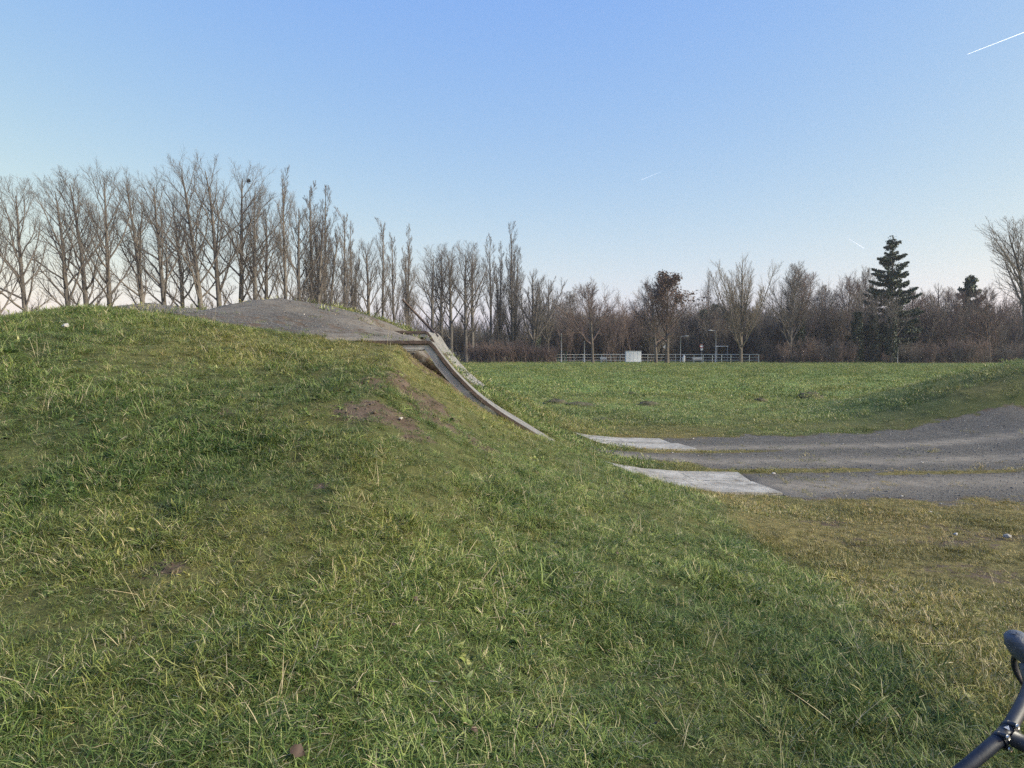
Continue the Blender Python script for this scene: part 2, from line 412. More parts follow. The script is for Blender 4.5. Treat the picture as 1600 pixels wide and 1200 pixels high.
def height(x, y, rough=True):
    x = np.asarray(x, float); y = np.asarray(y, float)
    u, v = uv(x, y)
    xt = np.minimum(x, -0.9)
    top = lerp(np.interp(xt, TFX, TFZ), np.interp(xt, HBX, HBZ), sst(0.4, 4.6, v))
    t = np.clip((y - 0.2) / 7.7, 0, 1)
    ff = 0.62 * (0.5 - 0.5 * np.cos(np.pi * t)) + 0.38 * t
    fb = 1 - sst(6.2, 11.5, v)
    prof = np.interp(u, MU, MZ) / 1.70
    h = top * prof * ff * fb
    # second bank to the right
    b2 = np.interp(x, M2X, M2Z) * sst(6.5, 9.5, y) * (1 - sst(17.5, 23, y))
    b2 = b2 * lerp(0.36, 1.0, sst(13.6, 16.0, y))
    h = np.maximum(h, b2) + 0.0
    # beds of the two tracks
    for (va, vb), far in ((NEAR_V, 0), (FAR_V, 1)):
        ins = sst(va - 0.01, va + 0.09, v) * (1 - sst(vb - 0.06, vb + 0.10, v)) * sst(-5.2, -4.5, u) * (1 - sst(-0.02, 0.12, u))
        dz = deck_z(u, far, v)
        cav = 0.06 + 0.08 * np.clip(dz, 0, 1) + 0.55 * np.exp(-((u + 4.08) / 0.42) ** 2)
        h = lerp(h, np.minimum(dz - cav, dz - 0.05), ins)
    # strip of earth between them follows the decks
    mid = sst(NEAR_V[1] - 0.02, NEAR_V[1] + 0.14, v) * (1 - sst(FAR_V[0] - 0.14, FAR_V[0] + 0.02, v)) * sst(-4.5, -4.0, u) * (1 - sst(-0.6, 0.2, u))
    mz = deck_z(u - 0.10 * sst(-2.6, -3.4, u), 0) * lerp(1, 1.06, sst(1.4, 3.7, v)) + 0.035 - 0.045 * sst(-2.4, -1.8, u) - 0.27 * sst(-3.05, -3.45, u) * sst(-4.35, -3.9, u)
    h = lerp(h, mz, mid)
    if rough:
        d = np.hypot(x, y)
        far_f = sst(12, 60, d)
        fine = (fbm(x * 2.6, y * 2.6, 3, 11) - 0.5) * 0.075 + (fbm(x * 0.8, y * 0.8, 3, 5) - 0.5) * 0.10
        flat = 1 - 0.6 * sst(2.2, 3.2, x) * (1 - sst(20, 30, y))
        keep = 1 - 0.85 * (sst(-0.25, 0.0, v) * (1 - sst(5.2, 5.45, v)) * sst(-5.0, -4.4, u) * (1 - sst(2.5, 4, u)))
        h = h + fine * flat * keep
        h = h + (fbm(x * 0.06, y * 0.06, 3, 3) - 0.5) * 0.35 * far_f * (1 - sst(200, 500, d))
    return h

def masks(x, y):
    u, v = uv(x, y)
    n1 = fbm(x * 0.7, y * 0.7, 4, 21) - 0.5
    n2 = fbm(x * 2.2, y * 2.2, 3, 31) - 0.5
    # gravel: top of the mound
    vb = np.interp(x, [-12, -9, -7.3, -6, -4.6, -2.75, -1.5, -0.5], [6.0, 5.0, 3.4, 2.2, 1.35, 0.45, 0.10, 0.10])
    gtop = sst(-0.15, 0.25, v - vb + n2 * 0.6) * (1 - sst(5.4, 6.2, v + n1)) * (1 - sst(-4.1, -3.9, u)) * sst(-10, -8, x)
    # gravel: level track
    vn = np.interp(u, [-1.0, 0.2, 2.0, 4.5, 9], [0.1, -0.08, -0.5, -1.25, -1.5])
    vf = np.interp(u, [-1.0, 0.0, 3.5, 8, 12], [5.15, 5.25, 5.9, 5.9, 5.7])
    gflat = sst(-0.75, 0.60, v - vn + n2 * 1.1 + n1 * 0.7) * sst(-0.45, 0.35, vf - v + n2 * 0.9) * sst(-0.9, 0.1, u + n1 * 0.8)
    tongue = np.exp(-((v - 2.75) / 0.55) ** 2) * sst(-2.4, -1.0, u) * 0.95
    gflat = np.maximum(gflat, tongue * (u < 1.0))
    # grass keeps to the edges of the decks and to the strip between wheel lines
    st = np.exp(-((v - 1.62) / 0.20) ** 2) * (1 - sst(1.2, 3.5, u + n1 * 3)) * 0.9
    st = np.maximum(st, np.exp(-((v - 3.55) / 0.18) ** 2) * (1 - sst(0.3, 2.0, u + n1 * 2)) * 0.9)
    st = np.maximum(st, np.exp(-((v - 1.35) / 0.22) ** 2) * sst(0.5, 1.5, u) * sst(0.0, 0.16, n1 + n2 * 0.6) * 0.75)
    gflat = gflat * (1 - st)
    grav = np.maximum(gtop * (0.60 + 0.25 * n1), gflat * (0.86 + 0.5 * n1))
    rut = np.zeros_like(x)
    for c, w in ((4.1, 0.34), (2.45, 0.42), (0.5, 0.48)):
        rut = np.maximum(rut, np.exp(-((v - c - 0.10 * np.sin(u * 0.5 + c) + n2 * 0.25) / w) ** 2))
    rut = np.where(u < -3.5, 0.14 + 1.6 * n1 + 0.5 * sst(-6.0, -4.4, u), rut * 0.95 + n2 * 0.5)
    # bare soil on the slope by the ramp and other worn spots
    soil = np.zeros_like(x)
    for cx, cy, rx, ry, k in SOIL:
        soil = np.maximum(soil, k * np.exp(-(((x - cx) / rx) ** 2 + ((y - cy) / ry) ** 2)))
    soil = np.clip(soil + n2 * 0.55 * (soil > 0.08), 0, 1)
    cav = sst(-4.5, -4.1, u) * (1 - sst(-3.5, -3.2, u)) * sst(-0.35, -0.05, v) * (1 - sst(5.0, 5.4, v))
    soil = np.maximum(soil, cav * 0.85)
    soil = np.maximum(soil, np.maximum(gtop, 0.9 * gflat * (gflat > 0.4)))
    # straw colour: trampled flat ground and the upper slope
    dry = 0.03 + 0.12 * sst(4, 7, y) + n1 * 1.1
    dry = dry + 0.66 * sst(1.70, 2.15, x + n1 * 0.45) * (1 - sst(13, 14.5, y)) * (1 - 0.40 * sst(4.2, 2.6, y))
    dry = dry + 0.34 * np.exp(-(((x + 1.0) / 1.5) ** 2 + ((y - 7.3) / 1.2) ** 2))
    dry = dry + 0.30 * sst(5.2, 5.8, v) * (1 - sst(7.0, 9.0, v)) * sst(-4.5, -3.5, u) * (1 - sst(1, 4, u))
    dry = np.where((y > 16), 0.14 + n1 * 0.8, dry)
    return np.clip(grav, 0, 1), np.clip(rut, 0, 1), np.clip(soil, 0, 1), np.clip(dry, 0, 1)

def ray(px, py):
    dx, dy = (px - 800) / F_PX, (600 - py) / F_PX
    c, s = math.cos(PITCH), math.sin(PITCH)
    d = np.array([dx, c + dy * s, dy * c - s])
    return d / np.linalg.norm(d)
def hit(px, py, rough=False):
    """where the line of sight through a photo pixel meets the terrain"""
    d = ray(px, py); t = 0.8
    for _ in range(4000):
        p = np.array([0, 0, CAM_Z]) + d * t
        if p[2] < float(height(p[0], p[1], rough)): break
        t += 0.01 + t * 0.002
        if t > 400: break
    return p
def at(px, dist): return (px - 800) / F_PX * dist, dist
def z_at(py, dist): return CAM_Z + (550 - py) / F_PX * dist

SOIL = []
for px, py, rx, ry, k in ((590, 645, .55, .34, .80), (640, 615, .50, .32, .66), (575, 600, .22, .2, .7), (690, 660, .3, .25, .75), (735, 690, .28, .2, .7), (640, 690, .25, .2, .6), (520, 590, .3, .25, .55),
                          (600, 570, .3, .2, .6), (660, 575, .25, .2, .6), (255, 890, .12, .1, .7), (230, 735, .10, .12, .6), (350, 650, .14, .1, .6), (505, 770, .16, .12, .6), (640, 1105, .10, .08, .5), (1190, 935, .09, .09, .7),
                          (1460, 850, 1.0, .4, .52), (1350, 850, .6, .3, .48), (1540, 900, .7, .35, .46), (1430, 825, .7, .3, .54), (1300, 820, .5, .25, .45), (1560, 840, .5, .3, .5), (1180, 1085, .07, .06, .8), (490, 1100, .05, .05, .6)):
    p = hit(px, py); SOIL.append((p[0], p[1], rx, ry, k))

def axis(lo, hi, step, far_lo, far_hi, grow=1.16):
    a = list(np.arange(lo, hi + 1e-6, step))
    s, x = step, lo
    left = []
    while x > far_lo:
        s *= grow; x -= s; left.append(x)
    s, x = step, a[-1]
    right = []
    while x < far_hi:
        s *= grow; x += s; right.append(x)
    return np.array(left[::-1] + a + right)
gx = axis(-9.5, 12.5, 0.075, -4500, 4500)
gy = axis(0.4, 17.0, 0.065, -2500, 6000)
GX, GY = np.meshgrid(gx, gy)
GZ = height(GX, GY)
gr, ru, so, dr = masks(GX, GY)
uu, vv_ = uv(GX, GY)
mound = ((height(GX, GY, False) > 0.05) & (GX < 2.6) & (GY < 25)) | ((height(GX, GY, False) > 0.05) & (GX > 6) & (GY < 25))
nyv, nxv = GX.shape
IDX = np.arange(nyv * nxv).reshape(nyv, nxv)
Q = np.stack([IDX[:-1, :-1], IDX[:-1, 1:], IDX[1:, 1:], IDX[1:, :-1]], axis=-1).reshape(-1, 4)
fg = gr.ravel()[Q].mean(1) > 0.42
fx = GX.ravel()[Q].mean(1); fu = uu.ravel()[Q].mean(1)
fm = mound.ravel()[Q].mean(1) > 0.5
V3 = np.stack([GX, GY, GZ], -1).reshape(-1, 3)
dzx = np.gradient(GZ, axis=1) / np.gradient(GX, axis=1); dzy = np.gradient(GZ, axis=0) / np.gradient(GY, axis=0)
NRM = np.stack([-dzx, -dzy, np.ones_like(GZ)], -1).reshape(-1, 3); NRM /= np.linalg.norm(NRM, axis=1, keepdims=True)
def sheet(name, sel, label=None):
    q = Q[sel]; used, inv = np.unique(q, return_inverse=True)
    me = mesh_np(name, V3[used], inv.reshape(-1, 4), M['ground'])
    for nme, arr in (('gravel', gr), ('rut', ru), ('soil', so), ('dry', dr), ('lea', sst(14, 22, GY) * sst(-6, -2, GX))):
        fattr(me, nme, arr.ravel()[used])
    me.normals_split_custom_set_from_vertices(NRM[used].tolist())
    o = ob(name, me); tag(o, label, kind='structure'); return o
sheet('ground', ~fg & ~fm, 'flat green winter meadow and trampled turf around the mound')
sheet('mound', ~fg & fm & (fx < 4.5), 'large grassy earth mound filling the left half')
sheet('bank', ~fg & fm & (fx >= 4.5), 'smaller grassy bank rising at the right edge')
sheet('gravel_hump', fg & (fu < -3.2), 'grey gravel humps on top of the mound')
sheet('gravel_track', fg & (fu >= -3.2), 'level gravel track with pale wheel lines')

# ------------------------------------------------------------------ scattering
def make_scatter_group():
    g = bpy.data.node_groups.new('scatter', 'GeometryNodeTree')
    g.interface.new_socket('Geometry', in_out='INPUT', socket_type='NodeSocketGeometry')
    cs = g.interface.new_socket('Collection', in_out='INPUT', socket_type='NodeSocketCollection')
    g.interface.new_socket('Geometry', in_out='OUTPUT', socket_type='NodeSocketGeometry')
    N, L = g.nodes, g.links
    gi = N.new('NodeGroupInput'); go = N.new('NodeGroupOutput')
    ci = N.new('GeometryNodeCollectionInfo'); ci.transform_space = 'ORIGINAL'
    ci.inputs['Separate Children'].default_value = True; ci.inputs['Reset Children'].default_value = True
    L.new(gi.outputs[1], ci.inputs[0])
    ip = N.new('GeometryNodeInstanceOnPoints'); ip.inputs['Pick Instance'].default_value = True
    def na(n, t):
        a = N.new('GeometryNodeInputNamedAttribute'); a.data_type = t; a.inputs[0].default_value = n; return a.outputs[0]
    L.new(gi.outputs[0], ip.inputs['Points']); L.new(ci.outputs[0], ip.inputs['Instance'])
    L.new(na('idx', 'INT'), ip.inputs['Instance Index'])
    L.new(na('rot', 'FLOAT_VECTOR'), ip.inputs['Rotation'])
    L.new(na('scl', 'FLOAT_VECTOR'), ip.inputs['Scale'])
    L.new(ip.outputs[0], go.inputs[0])
    return g, cs.identifier
SG, SG_ID = make_scatter_group()

def scatter(name, pts, rot, scl, idx, coll, label, cat, extra=None):
    me = mesh_np(name, pts, [])
    n = len(pts)
    a = me.attributes.new('rot', 'FLOAT_VECTOR', 'POINT'); a.data.foreach_set('vector', np.ascontiguousarray(rot, np.float32).ravel())
    scl = np.asarray(scl, np.float32)
    if scl.ndim == 1: scl = np.repeat(scl[:, None], 3, 1)
    a = me.attributes.new('scl', 'FLOAT_VECTOR', 'POINT'); a.data.foreach_set('vector', np.ascontiguousarray(scl).ravel())
    a = me.attributes.new('idx', 'INT', 'POINT'); a.data.foreach_set('value', np.ascontiguousarray(idx, np.int32))
    for k, v in (extra or {}).items(): fattr(me, k, v)
    o = ob(name, me)
    md = o.modifiers.new('scatter', 'NODES'); md.node_group = SG; md[SG_ID] = coll
    return tag(o, label, cat, kind='stuff')

def source(cname, meshes):
    c = bpy.data.collections.new(cname)
    for i, me in enumerate(meshes):
        o = bpy.data.objects.new('%s_%02d' % (cname, i), me); c.objects.link(o)
    return c

def tilt_rot(nrm, az):
    c, s = np.cos(az), np.sin(az)
    x = c * nrm[:, 0] + s * nrm[:, 1]; y = -s * nrm[:, 0] + c * nrm[:, 1]
    return np.stack([np.arcsin(np.clip(-y, -1, 1)), np.arctan2(x, nrm[:, 2]), az], 1)

def tuft(nb, rad, lmin, lmax, w, lean, curl, seed, pale=0.12):
    r = np.random.default_rng(seed)
    rr = rad * np.sqrt(r.random(nb)); a0 = r.random(nb) * 2 * np.pi
    base = np.stack([rr * np.cos(a0), rr * np.sin(a0), np.full(nb, -0.008)], 1)
    az = r.random(nb) * 2 * np.pi if lean > 0.5 else a0 + r.normal(0, 1.2, nb)
    L = r.uniform(lmin, lmax, nb) * (1.15 - 0.4 * rr / rad)
    th = np.abs(r.normal(lean, 0.30, nb)); cu = np.abs(r.normal(curl, curl * 0.6, nb)) + 0.1
    wd = w * r.uniform(0.65, 1.3, nb)
    side = np.stack([-np.sin(az), np.cos(az), r.normal(0, 0.25, nb)], 1)
    ss = np.array([0, 0.38, 0.72, 1.0]); ww = np.array([0.8, 1.0, 0.68, 0.0])
    p = base.copy(); C = [p]
    for i in range(3):
        t = th + cu * ss[i + 1]
        d = np.stack([np.sin(t) * np.cos(az), np.sin(t) * np.sin(az), np.cos(t)], 1)
        p = p + d * (L * (ss[i + 1] - ss[i]))[:, None]; C.append(p)
    V = []
    for i in range(3):
        V += [C[i] - side * (wd * ww[i] / 2)[:, None], C[i] + side * (wd * ww[i] / 2)[:, None]]
    V.append(C[3])
    V = np.stack(V, 1)
    V[:, :, 2] = np.maximum(V[:, :, 2], -0.01)
    b = (np.arange(nb) * 7)[:, None]
    q = np.concatenate([b + np.array([0, 1, 3, 2]), b + np.array([2, 3, 5, 4])]); t3 = b + np.array([4, 5, 6])
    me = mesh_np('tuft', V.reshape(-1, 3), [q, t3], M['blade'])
    tone = r.random(nb) * 0.80
    tone[r.random(nb) < pale] = r.uniform(0.85, 1.0)
    pl = r.random(nb) < pale
    tone[pl] = r.uniform(0.84, 1.0, pl.sum())
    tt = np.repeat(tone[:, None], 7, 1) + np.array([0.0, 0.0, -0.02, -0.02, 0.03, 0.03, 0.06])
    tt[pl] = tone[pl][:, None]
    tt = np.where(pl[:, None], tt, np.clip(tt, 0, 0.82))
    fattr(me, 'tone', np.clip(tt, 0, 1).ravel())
    return me

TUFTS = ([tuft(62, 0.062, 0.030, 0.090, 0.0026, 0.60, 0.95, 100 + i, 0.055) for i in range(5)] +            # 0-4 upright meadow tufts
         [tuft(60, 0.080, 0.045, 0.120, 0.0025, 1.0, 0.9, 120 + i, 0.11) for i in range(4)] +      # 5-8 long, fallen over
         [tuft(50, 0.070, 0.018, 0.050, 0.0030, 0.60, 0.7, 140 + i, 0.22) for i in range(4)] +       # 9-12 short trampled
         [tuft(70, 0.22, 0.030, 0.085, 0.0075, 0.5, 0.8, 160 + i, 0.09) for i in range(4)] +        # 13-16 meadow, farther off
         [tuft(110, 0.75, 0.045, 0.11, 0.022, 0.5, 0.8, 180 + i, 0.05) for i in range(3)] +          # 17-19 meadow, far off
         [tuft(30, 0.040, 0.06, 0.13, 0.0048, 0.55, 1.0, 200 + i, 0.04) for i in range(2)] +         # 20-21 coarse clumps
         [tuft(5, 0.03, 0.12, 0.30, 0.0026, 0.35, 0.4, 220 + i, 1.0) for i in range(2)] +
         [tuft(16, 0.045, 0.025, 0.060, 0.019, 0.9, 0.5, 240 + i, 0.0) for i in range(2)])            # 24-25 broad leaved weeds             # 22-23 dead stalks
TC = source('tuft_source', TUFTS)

def sector(n, r0, r1, half=0.86, rng=RNG):
    r = np.sqrt(rng.uniform(r0 * r0, r1 * r1, n)); a = rng.uniform(-half, half, n)
    return r * np.sin(a), r * np.cos(a)
def normals(x, y):
    e = 0.06
    hx = (height(x + e, y) - height(x - e, y)) / (2 * e); hy = (height(x, y + e) - height(x, y - e)) / (2 * e)
    n = np.stack([-hx, -hy, np.ones_like(x)], 1); return n / np.linalg.norm(n, axis=1, keepdims=True)
def on_deck(x, y, m=-0.02):
    u, v = uv(x, y); m = m - 0.10 * (fbm(x * 3, y * 3, 2, 91) - 0.35)
    r = np.zeros(x.shape, bool)
    for a, b in (NEAR_V, FAR_V): r |= (v > a - m) & (v < b + m) & (u > -4.85) & (u < 0.25)
    return r
def grow_grass(name, dens, r0, r1, kind, label, half=0.86):
    area = half * (r1 * r1 - r0 * r0)
    x, y = sector(int(area * dens), r0, r1, half)
    g, ru_, s, d = masks(x, y)
    u, v = uv(x, y)
    clump = fbm(x * 1.7, y * 1.7, 3, 41)
    keep = (RNG.random(len(x)) > np.clip(g * 1.25 + s * 0.92 - 0.15, 0, 0.988 - 0.10 * (u > -3) * (fbm(x * 1.4, y * 1.4, 3, 83) > 0.60))) & ~on_deck(x, y) & (height(x, y, False) > -1)
    keep &= ~((v > 7.5) & (u < -4.0) & (y < 30))
    keep &= (RNG.random(len(x)) < 0.80 + 0.8 * clump)
    x, y, d, clump, g, s = x[keep], y[keep], d[keep], clump[keep], g[keep], s[keep]
    n = len(x)
    z = height(x, y); nr = normals(x, y)
    nr = nr * 0.55 + np.array([0, 0, 0.45]) + RNG.normal(0, 0.24, (n, 3)) * np.array([1, 1, 0]); nr /= np.linalg.norm(nr, axis=1, keepdims=True)
    u, v = uv(x, y)
    flat = (sst(1.6, 2.3, x + 0.4 * (fbm(x, y, 2, 51) - .5)) * (y < 16) * (1 - sst(4.0, 2.4, y) * 0.7)) > RNG.random(n)
    r = RNG.random(n)
    if kind == 'near':
        idx = np.where(r < 0.5, RNG.integers(0, 5, n), RNG.integers(5, 9, n))
        idx = np.where(flat & (RNG.random(n) < 0.85), RNG.integers(9, 13, n), idx)
        idx = np.where(~flat & (RNG.random(n) < 0.020) & (clump > 0.5), RNG.integers(20, 22, n), idx)
        idx = np.where(RNG.random(n) < 0.006, RNG.integers(22, 24, n), idx)
        idx = np.where(RNG.random(n) < 0.05 * (fbm(x * 1.1, y * 1.1, 2, 77) > 0.55), RNG.integers(24, 26, n), idx)
        scl = RNG.uniform(0.6, 1.25, n) * np.clip(0.22 + 1.45 * clump, 0.55, 1.15)
        up = np.exp(-(((x + 0.9) / 2.0) ** 2 + ((y - 7.4) / 1.2) ** 2))
        scl *= 1 - 0.38 * up - 0.3 * np.clip(g + s, 0, 1)
        scl = np.where((idx >= 22) & (idx < 24), RNG.uniform(0.6, 1.1, n), scl)
    elif kind == 'mid':
        idx = RNG.integers(13, 17, n); scl = RNG.uniform(0.6, 1.25, n) * (0.6 + 0.8 * clump)
        scl = np.where(flat, scl * 0.55, scl)
    else:
        idx = RNG.integers(17, 20, n); scl = RNG.uniform(0.7, 1.2, n)
    hue = np.clip(np.where(y > 18, 0.36, 0.62 - 0.25 * sst(4, 8, y)) + 1.6 * (fbm(x * 0.9, y * 0.9, 3, 61) - 0.5) + RNG.normal(0, 0.27, n), 0, 1)
    dd = np.clip(d + RNG.normal(0, 0.16, n), 0, 1)
    az = RNG.uniform(0, 2 * np.pi, n)
    scatter(name, np.stack([x, y, z], 1), tilt_rot(nr, az), scl, idx, TC, label, 'grass', {'dry': dd, 'hue': hue})
    return n
ng = grow_grass('near_grass', 800, 1.15, 5.0, 'near', 'thick dark green winter grass with pale dead blades on the near slope', 0.95)
ng += grow_grass('slope_grass', 470, 5.0, 10.5, 'near', 'tufted green and straw coloured grass covering the upper mound', 0.92)
ng += grow_grass('meadow_edge_grass', 80, 9.5, 16.5, 'mid', 'ragged green and straw grass around the gravel track')
ng += grow_grass('meadow_near_grass', 34, 16, 28, 'mid', 'ragged green grass of the meadow between the molehills')
ng += grow_grass('meadow_grass', 3.2, 25, 104, 'far', 'short bright green grass of the wide meadow', 0.76)
print('tufts', ng)

# loose stones on the gravel
def pebble(seed, col='pebble'):
    r = np.random.default_rng(seed)
    t = (1 + 5 ** .5) / 2
    v = np.array([(-1, t, 0), (1, t, 0), (-1, -t, 0), (1, -t, 0), (0, -1, t), (0, 1, t), (0, -1, -t), (0, 1, -t), (t, 0, -1), (t, 0, 1), (-t, 0, -1), (-t, 0, 1)], float) / 1.9
    f = [(0, 11, 5), (0, 5, 1), (0, 1, 7), (0, 7, 10), (0, 10, 11), (1, 5, 9), (5, 11, 4), (11, 10, 2), (10, 7, 6), (7, 1, 8), (3, 9, 4), (3, 4, 2), (3, 2, 6), (3, 6, 8), (3, 8, 9), (4, 9, 5), (2, 4, 11), (6, 2, 10), (8, 6, 7), (9, 8, 1)]
    v = v * r.uniform(0.75, 1.25, (12, 1)) * np.array([1.0, r.uniform(.65, .95), r.uniform(.4, .7)])
    return mesh_np('pebble', v, np.array(f), M[col], False)
PC = source('pebble_source', [pebble(i) for i in range(4)] + [pebble(9, 'pale_stone')])
def grow_pebbles():
    X, Y = sector(120000, 6.5, 17, 0.86)
    g, r_, s, d = masks(X, Y); u, v = uv(X, Y)
    k = (g > 0.35) & ~on_deck(X, Y) & (RNG.random(len(X)) < np.where(r_ > 0.5, 0.12, 0.5)) & ~((u < -4) & (v > 7))
    X, Y = X[k], Y[k]; n = len(X)
    sc = np.clip(RNG.lognormal(-5.1, 0.40, n), 0.003, 0.02)
    idx = np.where(RNG.random(n) < 0.012, 4, RNG.integers(0, 4, n))
    scatter('loose_gravel', np.stack([X, Y, height(X, Y) + sc * 0.2], 1), RNG.uniform(0, 6.28, (n, 3)) * np.array([.1, .1, 1]), sc, idx, PC, 'loose blue grey chippings lying on the track and humps', 'gravel')
    return n
print('pebbles', grow_pebbles())
def grow_crumbs():
    X, Y = sector(60000, 1.5, 10.5, 0.86)
    g, r_, s, d = masks(X, Y)
    k = (s > 0.45) & (g < 0.3) & (X < 1.7) & ~on_deck(X, Y) & (RNG.random(len(X)) < 0.7)
    X, Y = X[k], Y[k]; n = len(X)
    sc = np.clip(RNG.lognormal(-5.0, 0.45, n), 0.003, 0.02)
    scatter('earth_crumbs', np.stack([X, Y, height(X, Y) + sc * 0.15], 1), RNG.uniform(0, 6.28, (n, 3)) * np.array([.1, .1, 1]), sc, RNG.integers(0, 3, n), CC, 'crumbs of brown earth on the bare patches of the slope', 'earth')
    return n
CC = source('crumb_source', [pebble(30 + i, 'crumb') for i in range(3)])
print('crumbs', grow_crumbs())

# ------------------------------------------------------------------ the two ramp tracks
def profile(u0, u1, far, n, v):
    us = np.linspace(u0, u1, n)
    return us, deck_z(us, far, v)
def deck_piece(u0, u1, v0, v1, far, n=7, th=0.035, skew=0.0):
    rows = []
    for vv, sk in ((v0, 0.0), (v1, skew)):
        us, zs = profile(u0, u1, far, n, vv)
        t = np.gradient(np.stack([us, zs], 1), axis=0); t /= np.linalg.norm(t, axis=1, keepdims=True)
        nx, nz = -t[:, 1], t[:, 0]
        uu_ = us + sk * np.linspace(0, 1, n)
        jv = np.abs(RNG.normal(0, 0.009, n)) * (1 if vv == v0 else -1)
        for off in (0.0, -th):
            X, Y = xy(uu_ + nx * off, vv + jv); rows.append(np.stack([X, Y, zs + nz * off], 1))
    a, b, c, d = rows                               # near top, near bottom, far top, far bottom
    V = np.concatenate([a, c, d, b])
    q = []
    for i in range(n - 1):
        for r in range(4):
            s0, s1 = r * n, ((r + 1) % 4) * n
            q.append((s0 + i, s0 + i + 1, s1 + i + 1, s1 + i))
    q += [(0, n, 2 * n, 3 * n), (n - 1, 4 * n - 1, 3 * n - 1, 2 * n - 1)]
    return mesh_np('deck_slab', V, np.array(q), M['deck'], False)
def web(u0, u1, v0, far, top, depth, th, mat, name, n=40, wob=0.0):
    """steel strip hanging below the deck edge, square to the slope"""
    us = np.linspace(u0, u1, n); zs = deck_z(us, far, v0)
    k = np.ones(5) / 5
    zsm = np.convolve(np.pad(zs, 2, mode='edge'), k, 'valid')
    t = np.gradient(np.stack([us, zsm], 1), axis=0); t /= np.linalg.norm(t, axis=1, keepdims=True)
    nx, nz = -t[:, 1], t[:, 0]
    dp = np.broadcast_to(np.asarray(depth, float), (n,))
    rows = []
    for vv in (v0, v0 + th):
        for off in (np.full(n, -top), -top - dp):
            X, Y = xy(us + nx * off, np.full(n, vv)); rows.append(np.stack([X, Y, zs + nz * off], 1))
    a, b, c, d = rows
    V = np.concatenate([a, c, d, b]); q = []
    for i in range(n - 1):
        for r in range(4):
            s0, s1 = r * n, ((r + 1) % 4) * n
            q.append((s0 + i, s0 + i + 1, s1 + i + 1, s1 + i))
    q += [(0, n, 2 * n, 3 * n), (n - 1, 4 * n - 1, 3 * n - 1, 2 * n - 1)]
    return mesh_np(name, V, np.array(q), mat, False)
def make_ramp(vr, far, label, ends):
    x0, y0 = xy(-2.0, sum(vr) / 2)
    r = empty('ramp_track', (0, 0, 0))
    tag(r, label, 'ramp', 'concrete faced ramp tracks')
    v0, v1 = vr; vm = v0 + (v1 - v0) * 0.52
    cuts = [-4.75, -4.32, -3.905, -3.30, -2.62, -1.80, -0.92]
    for row, (a, b) in enumerate(((v0, vm - 0.006), (vm + 0.006, v1))):
        cs = [c - (0.18 - 0.07 * row if far and c < -3 else 0) + (0.14 * row if -3.4 < c < 0 else 0) for c in cuts] + [ends[row][0]]
        for i in range(len(cs) - 1):
            sk = ends[row][1] if i == len(cs) - 2 else 0.0
            me = deck_piece(cs[i] + 0.004, cs[i + 1] - 0.004, a, b, far, 15 if i > 1 else 4, 0.04, sk)
            if cs[i] < -1.9: me.materials[0] = M['plank']
            o = ob('deck_slab', me, r)
    for vv, th in ((v0 + 0.012, 0.012), (v1 - 0.024, 0.012)):
        dep = np.interp(np.linspace(-4.7, -1.5, 46), [-5.6, -4.05, -3.8, -3.0, -2.6, -1.5], [0.052, 0.052, 0.078, 0.085, 0.14, 0.06])
        w = ob('side_web', web(-4.7, -1.5, vv, far, 0.036, dep, th, M['galv'], 'side_web', 46), r)
        ob('bottom_flange', web(-4.6, -3.0, vv + (0.004 if vv < v0 + .1 else -0.05), far, 0.092, 0.008, 0.06, M['galv'], 'bottom_flange', 24), w)
    ob('edge_lip', web(-4.75 - 0.15 * far, -1.0, v0 - 0.022, far, -0.006, 0.034, 0.0205, M['rust'], 'edge_lip', 60), r)
    return r
make_ramp(NEAR_V, 0, 'nearer grey ramp track curving down the mound, its steel side web showing', ((0.0, -0.05), (-0.07, 0.10)))
make_ramp(FAR_V, 1, 'farther grey ramp track, half sunk in grass behind the nearer one', ((0.26, -0.10), (0.05, -0.02)))
# thin pole leaning on the far ramp top
def pole_px(name, label, cat, a, b, r, mat):
    m = MB().tube([a, b], [r, r * 0.8], 6); o = m.build(name, mat, smooth=True); tag(o, label, cat); return o
xa, ya = xy(-3.95, 4.6)
d_ = 12.6
pole_px('leaning_pole', 'thin dark pole leaning up from the top of the farther ramp', 'pole', (xa, ya, 1.86), (xa - 0.62, ya + 0.15, 2.50), 0.024, M['rust'])

# stones, mole hills, leaves
def lump(name, c, r, hgt, mat, label, cat, group, seed, k=18, rings=6):
    rg = np.random.default_rng(seed)
    V, q = [], []
    for i in range(rings):
        f = i / (rings - 1)
        for j in range(k):
            a = 2 * math.pi * j / k
            rr = r * (1 - f ** 1.4 * 0.97) * rg.uniform(0.75, 1.25)
            x = rr * math.cos(a) * 1.25; y = rr * math.sin(a)
            z = float(height(c[0] + x, c[1] + y)) - c[2] - 0.02 + hgt * math.sin(f * math.pi / 2) * rg.uniform(0.7, 1.2) * (f > 0)
            V.append((x, y, z))
    for i in range(rings - 1):
        for j in range(k): q.append((i * k + j, i * k + (j + 1) % k, (i + 1) * k + (j + 1) % k, (i + 1) * k + j))
    top = [tuple((rings - 1) * k + j for j in range(k))]
    me = mesh_np(name, V, [np.array(q), np.array([(top[0][0], top[0][j], top[0][j + 1]) for j in range(1, k - 1)])], mat, True)
    o = ob(name, me, loc=c); tag(o, label, cat, group); return o
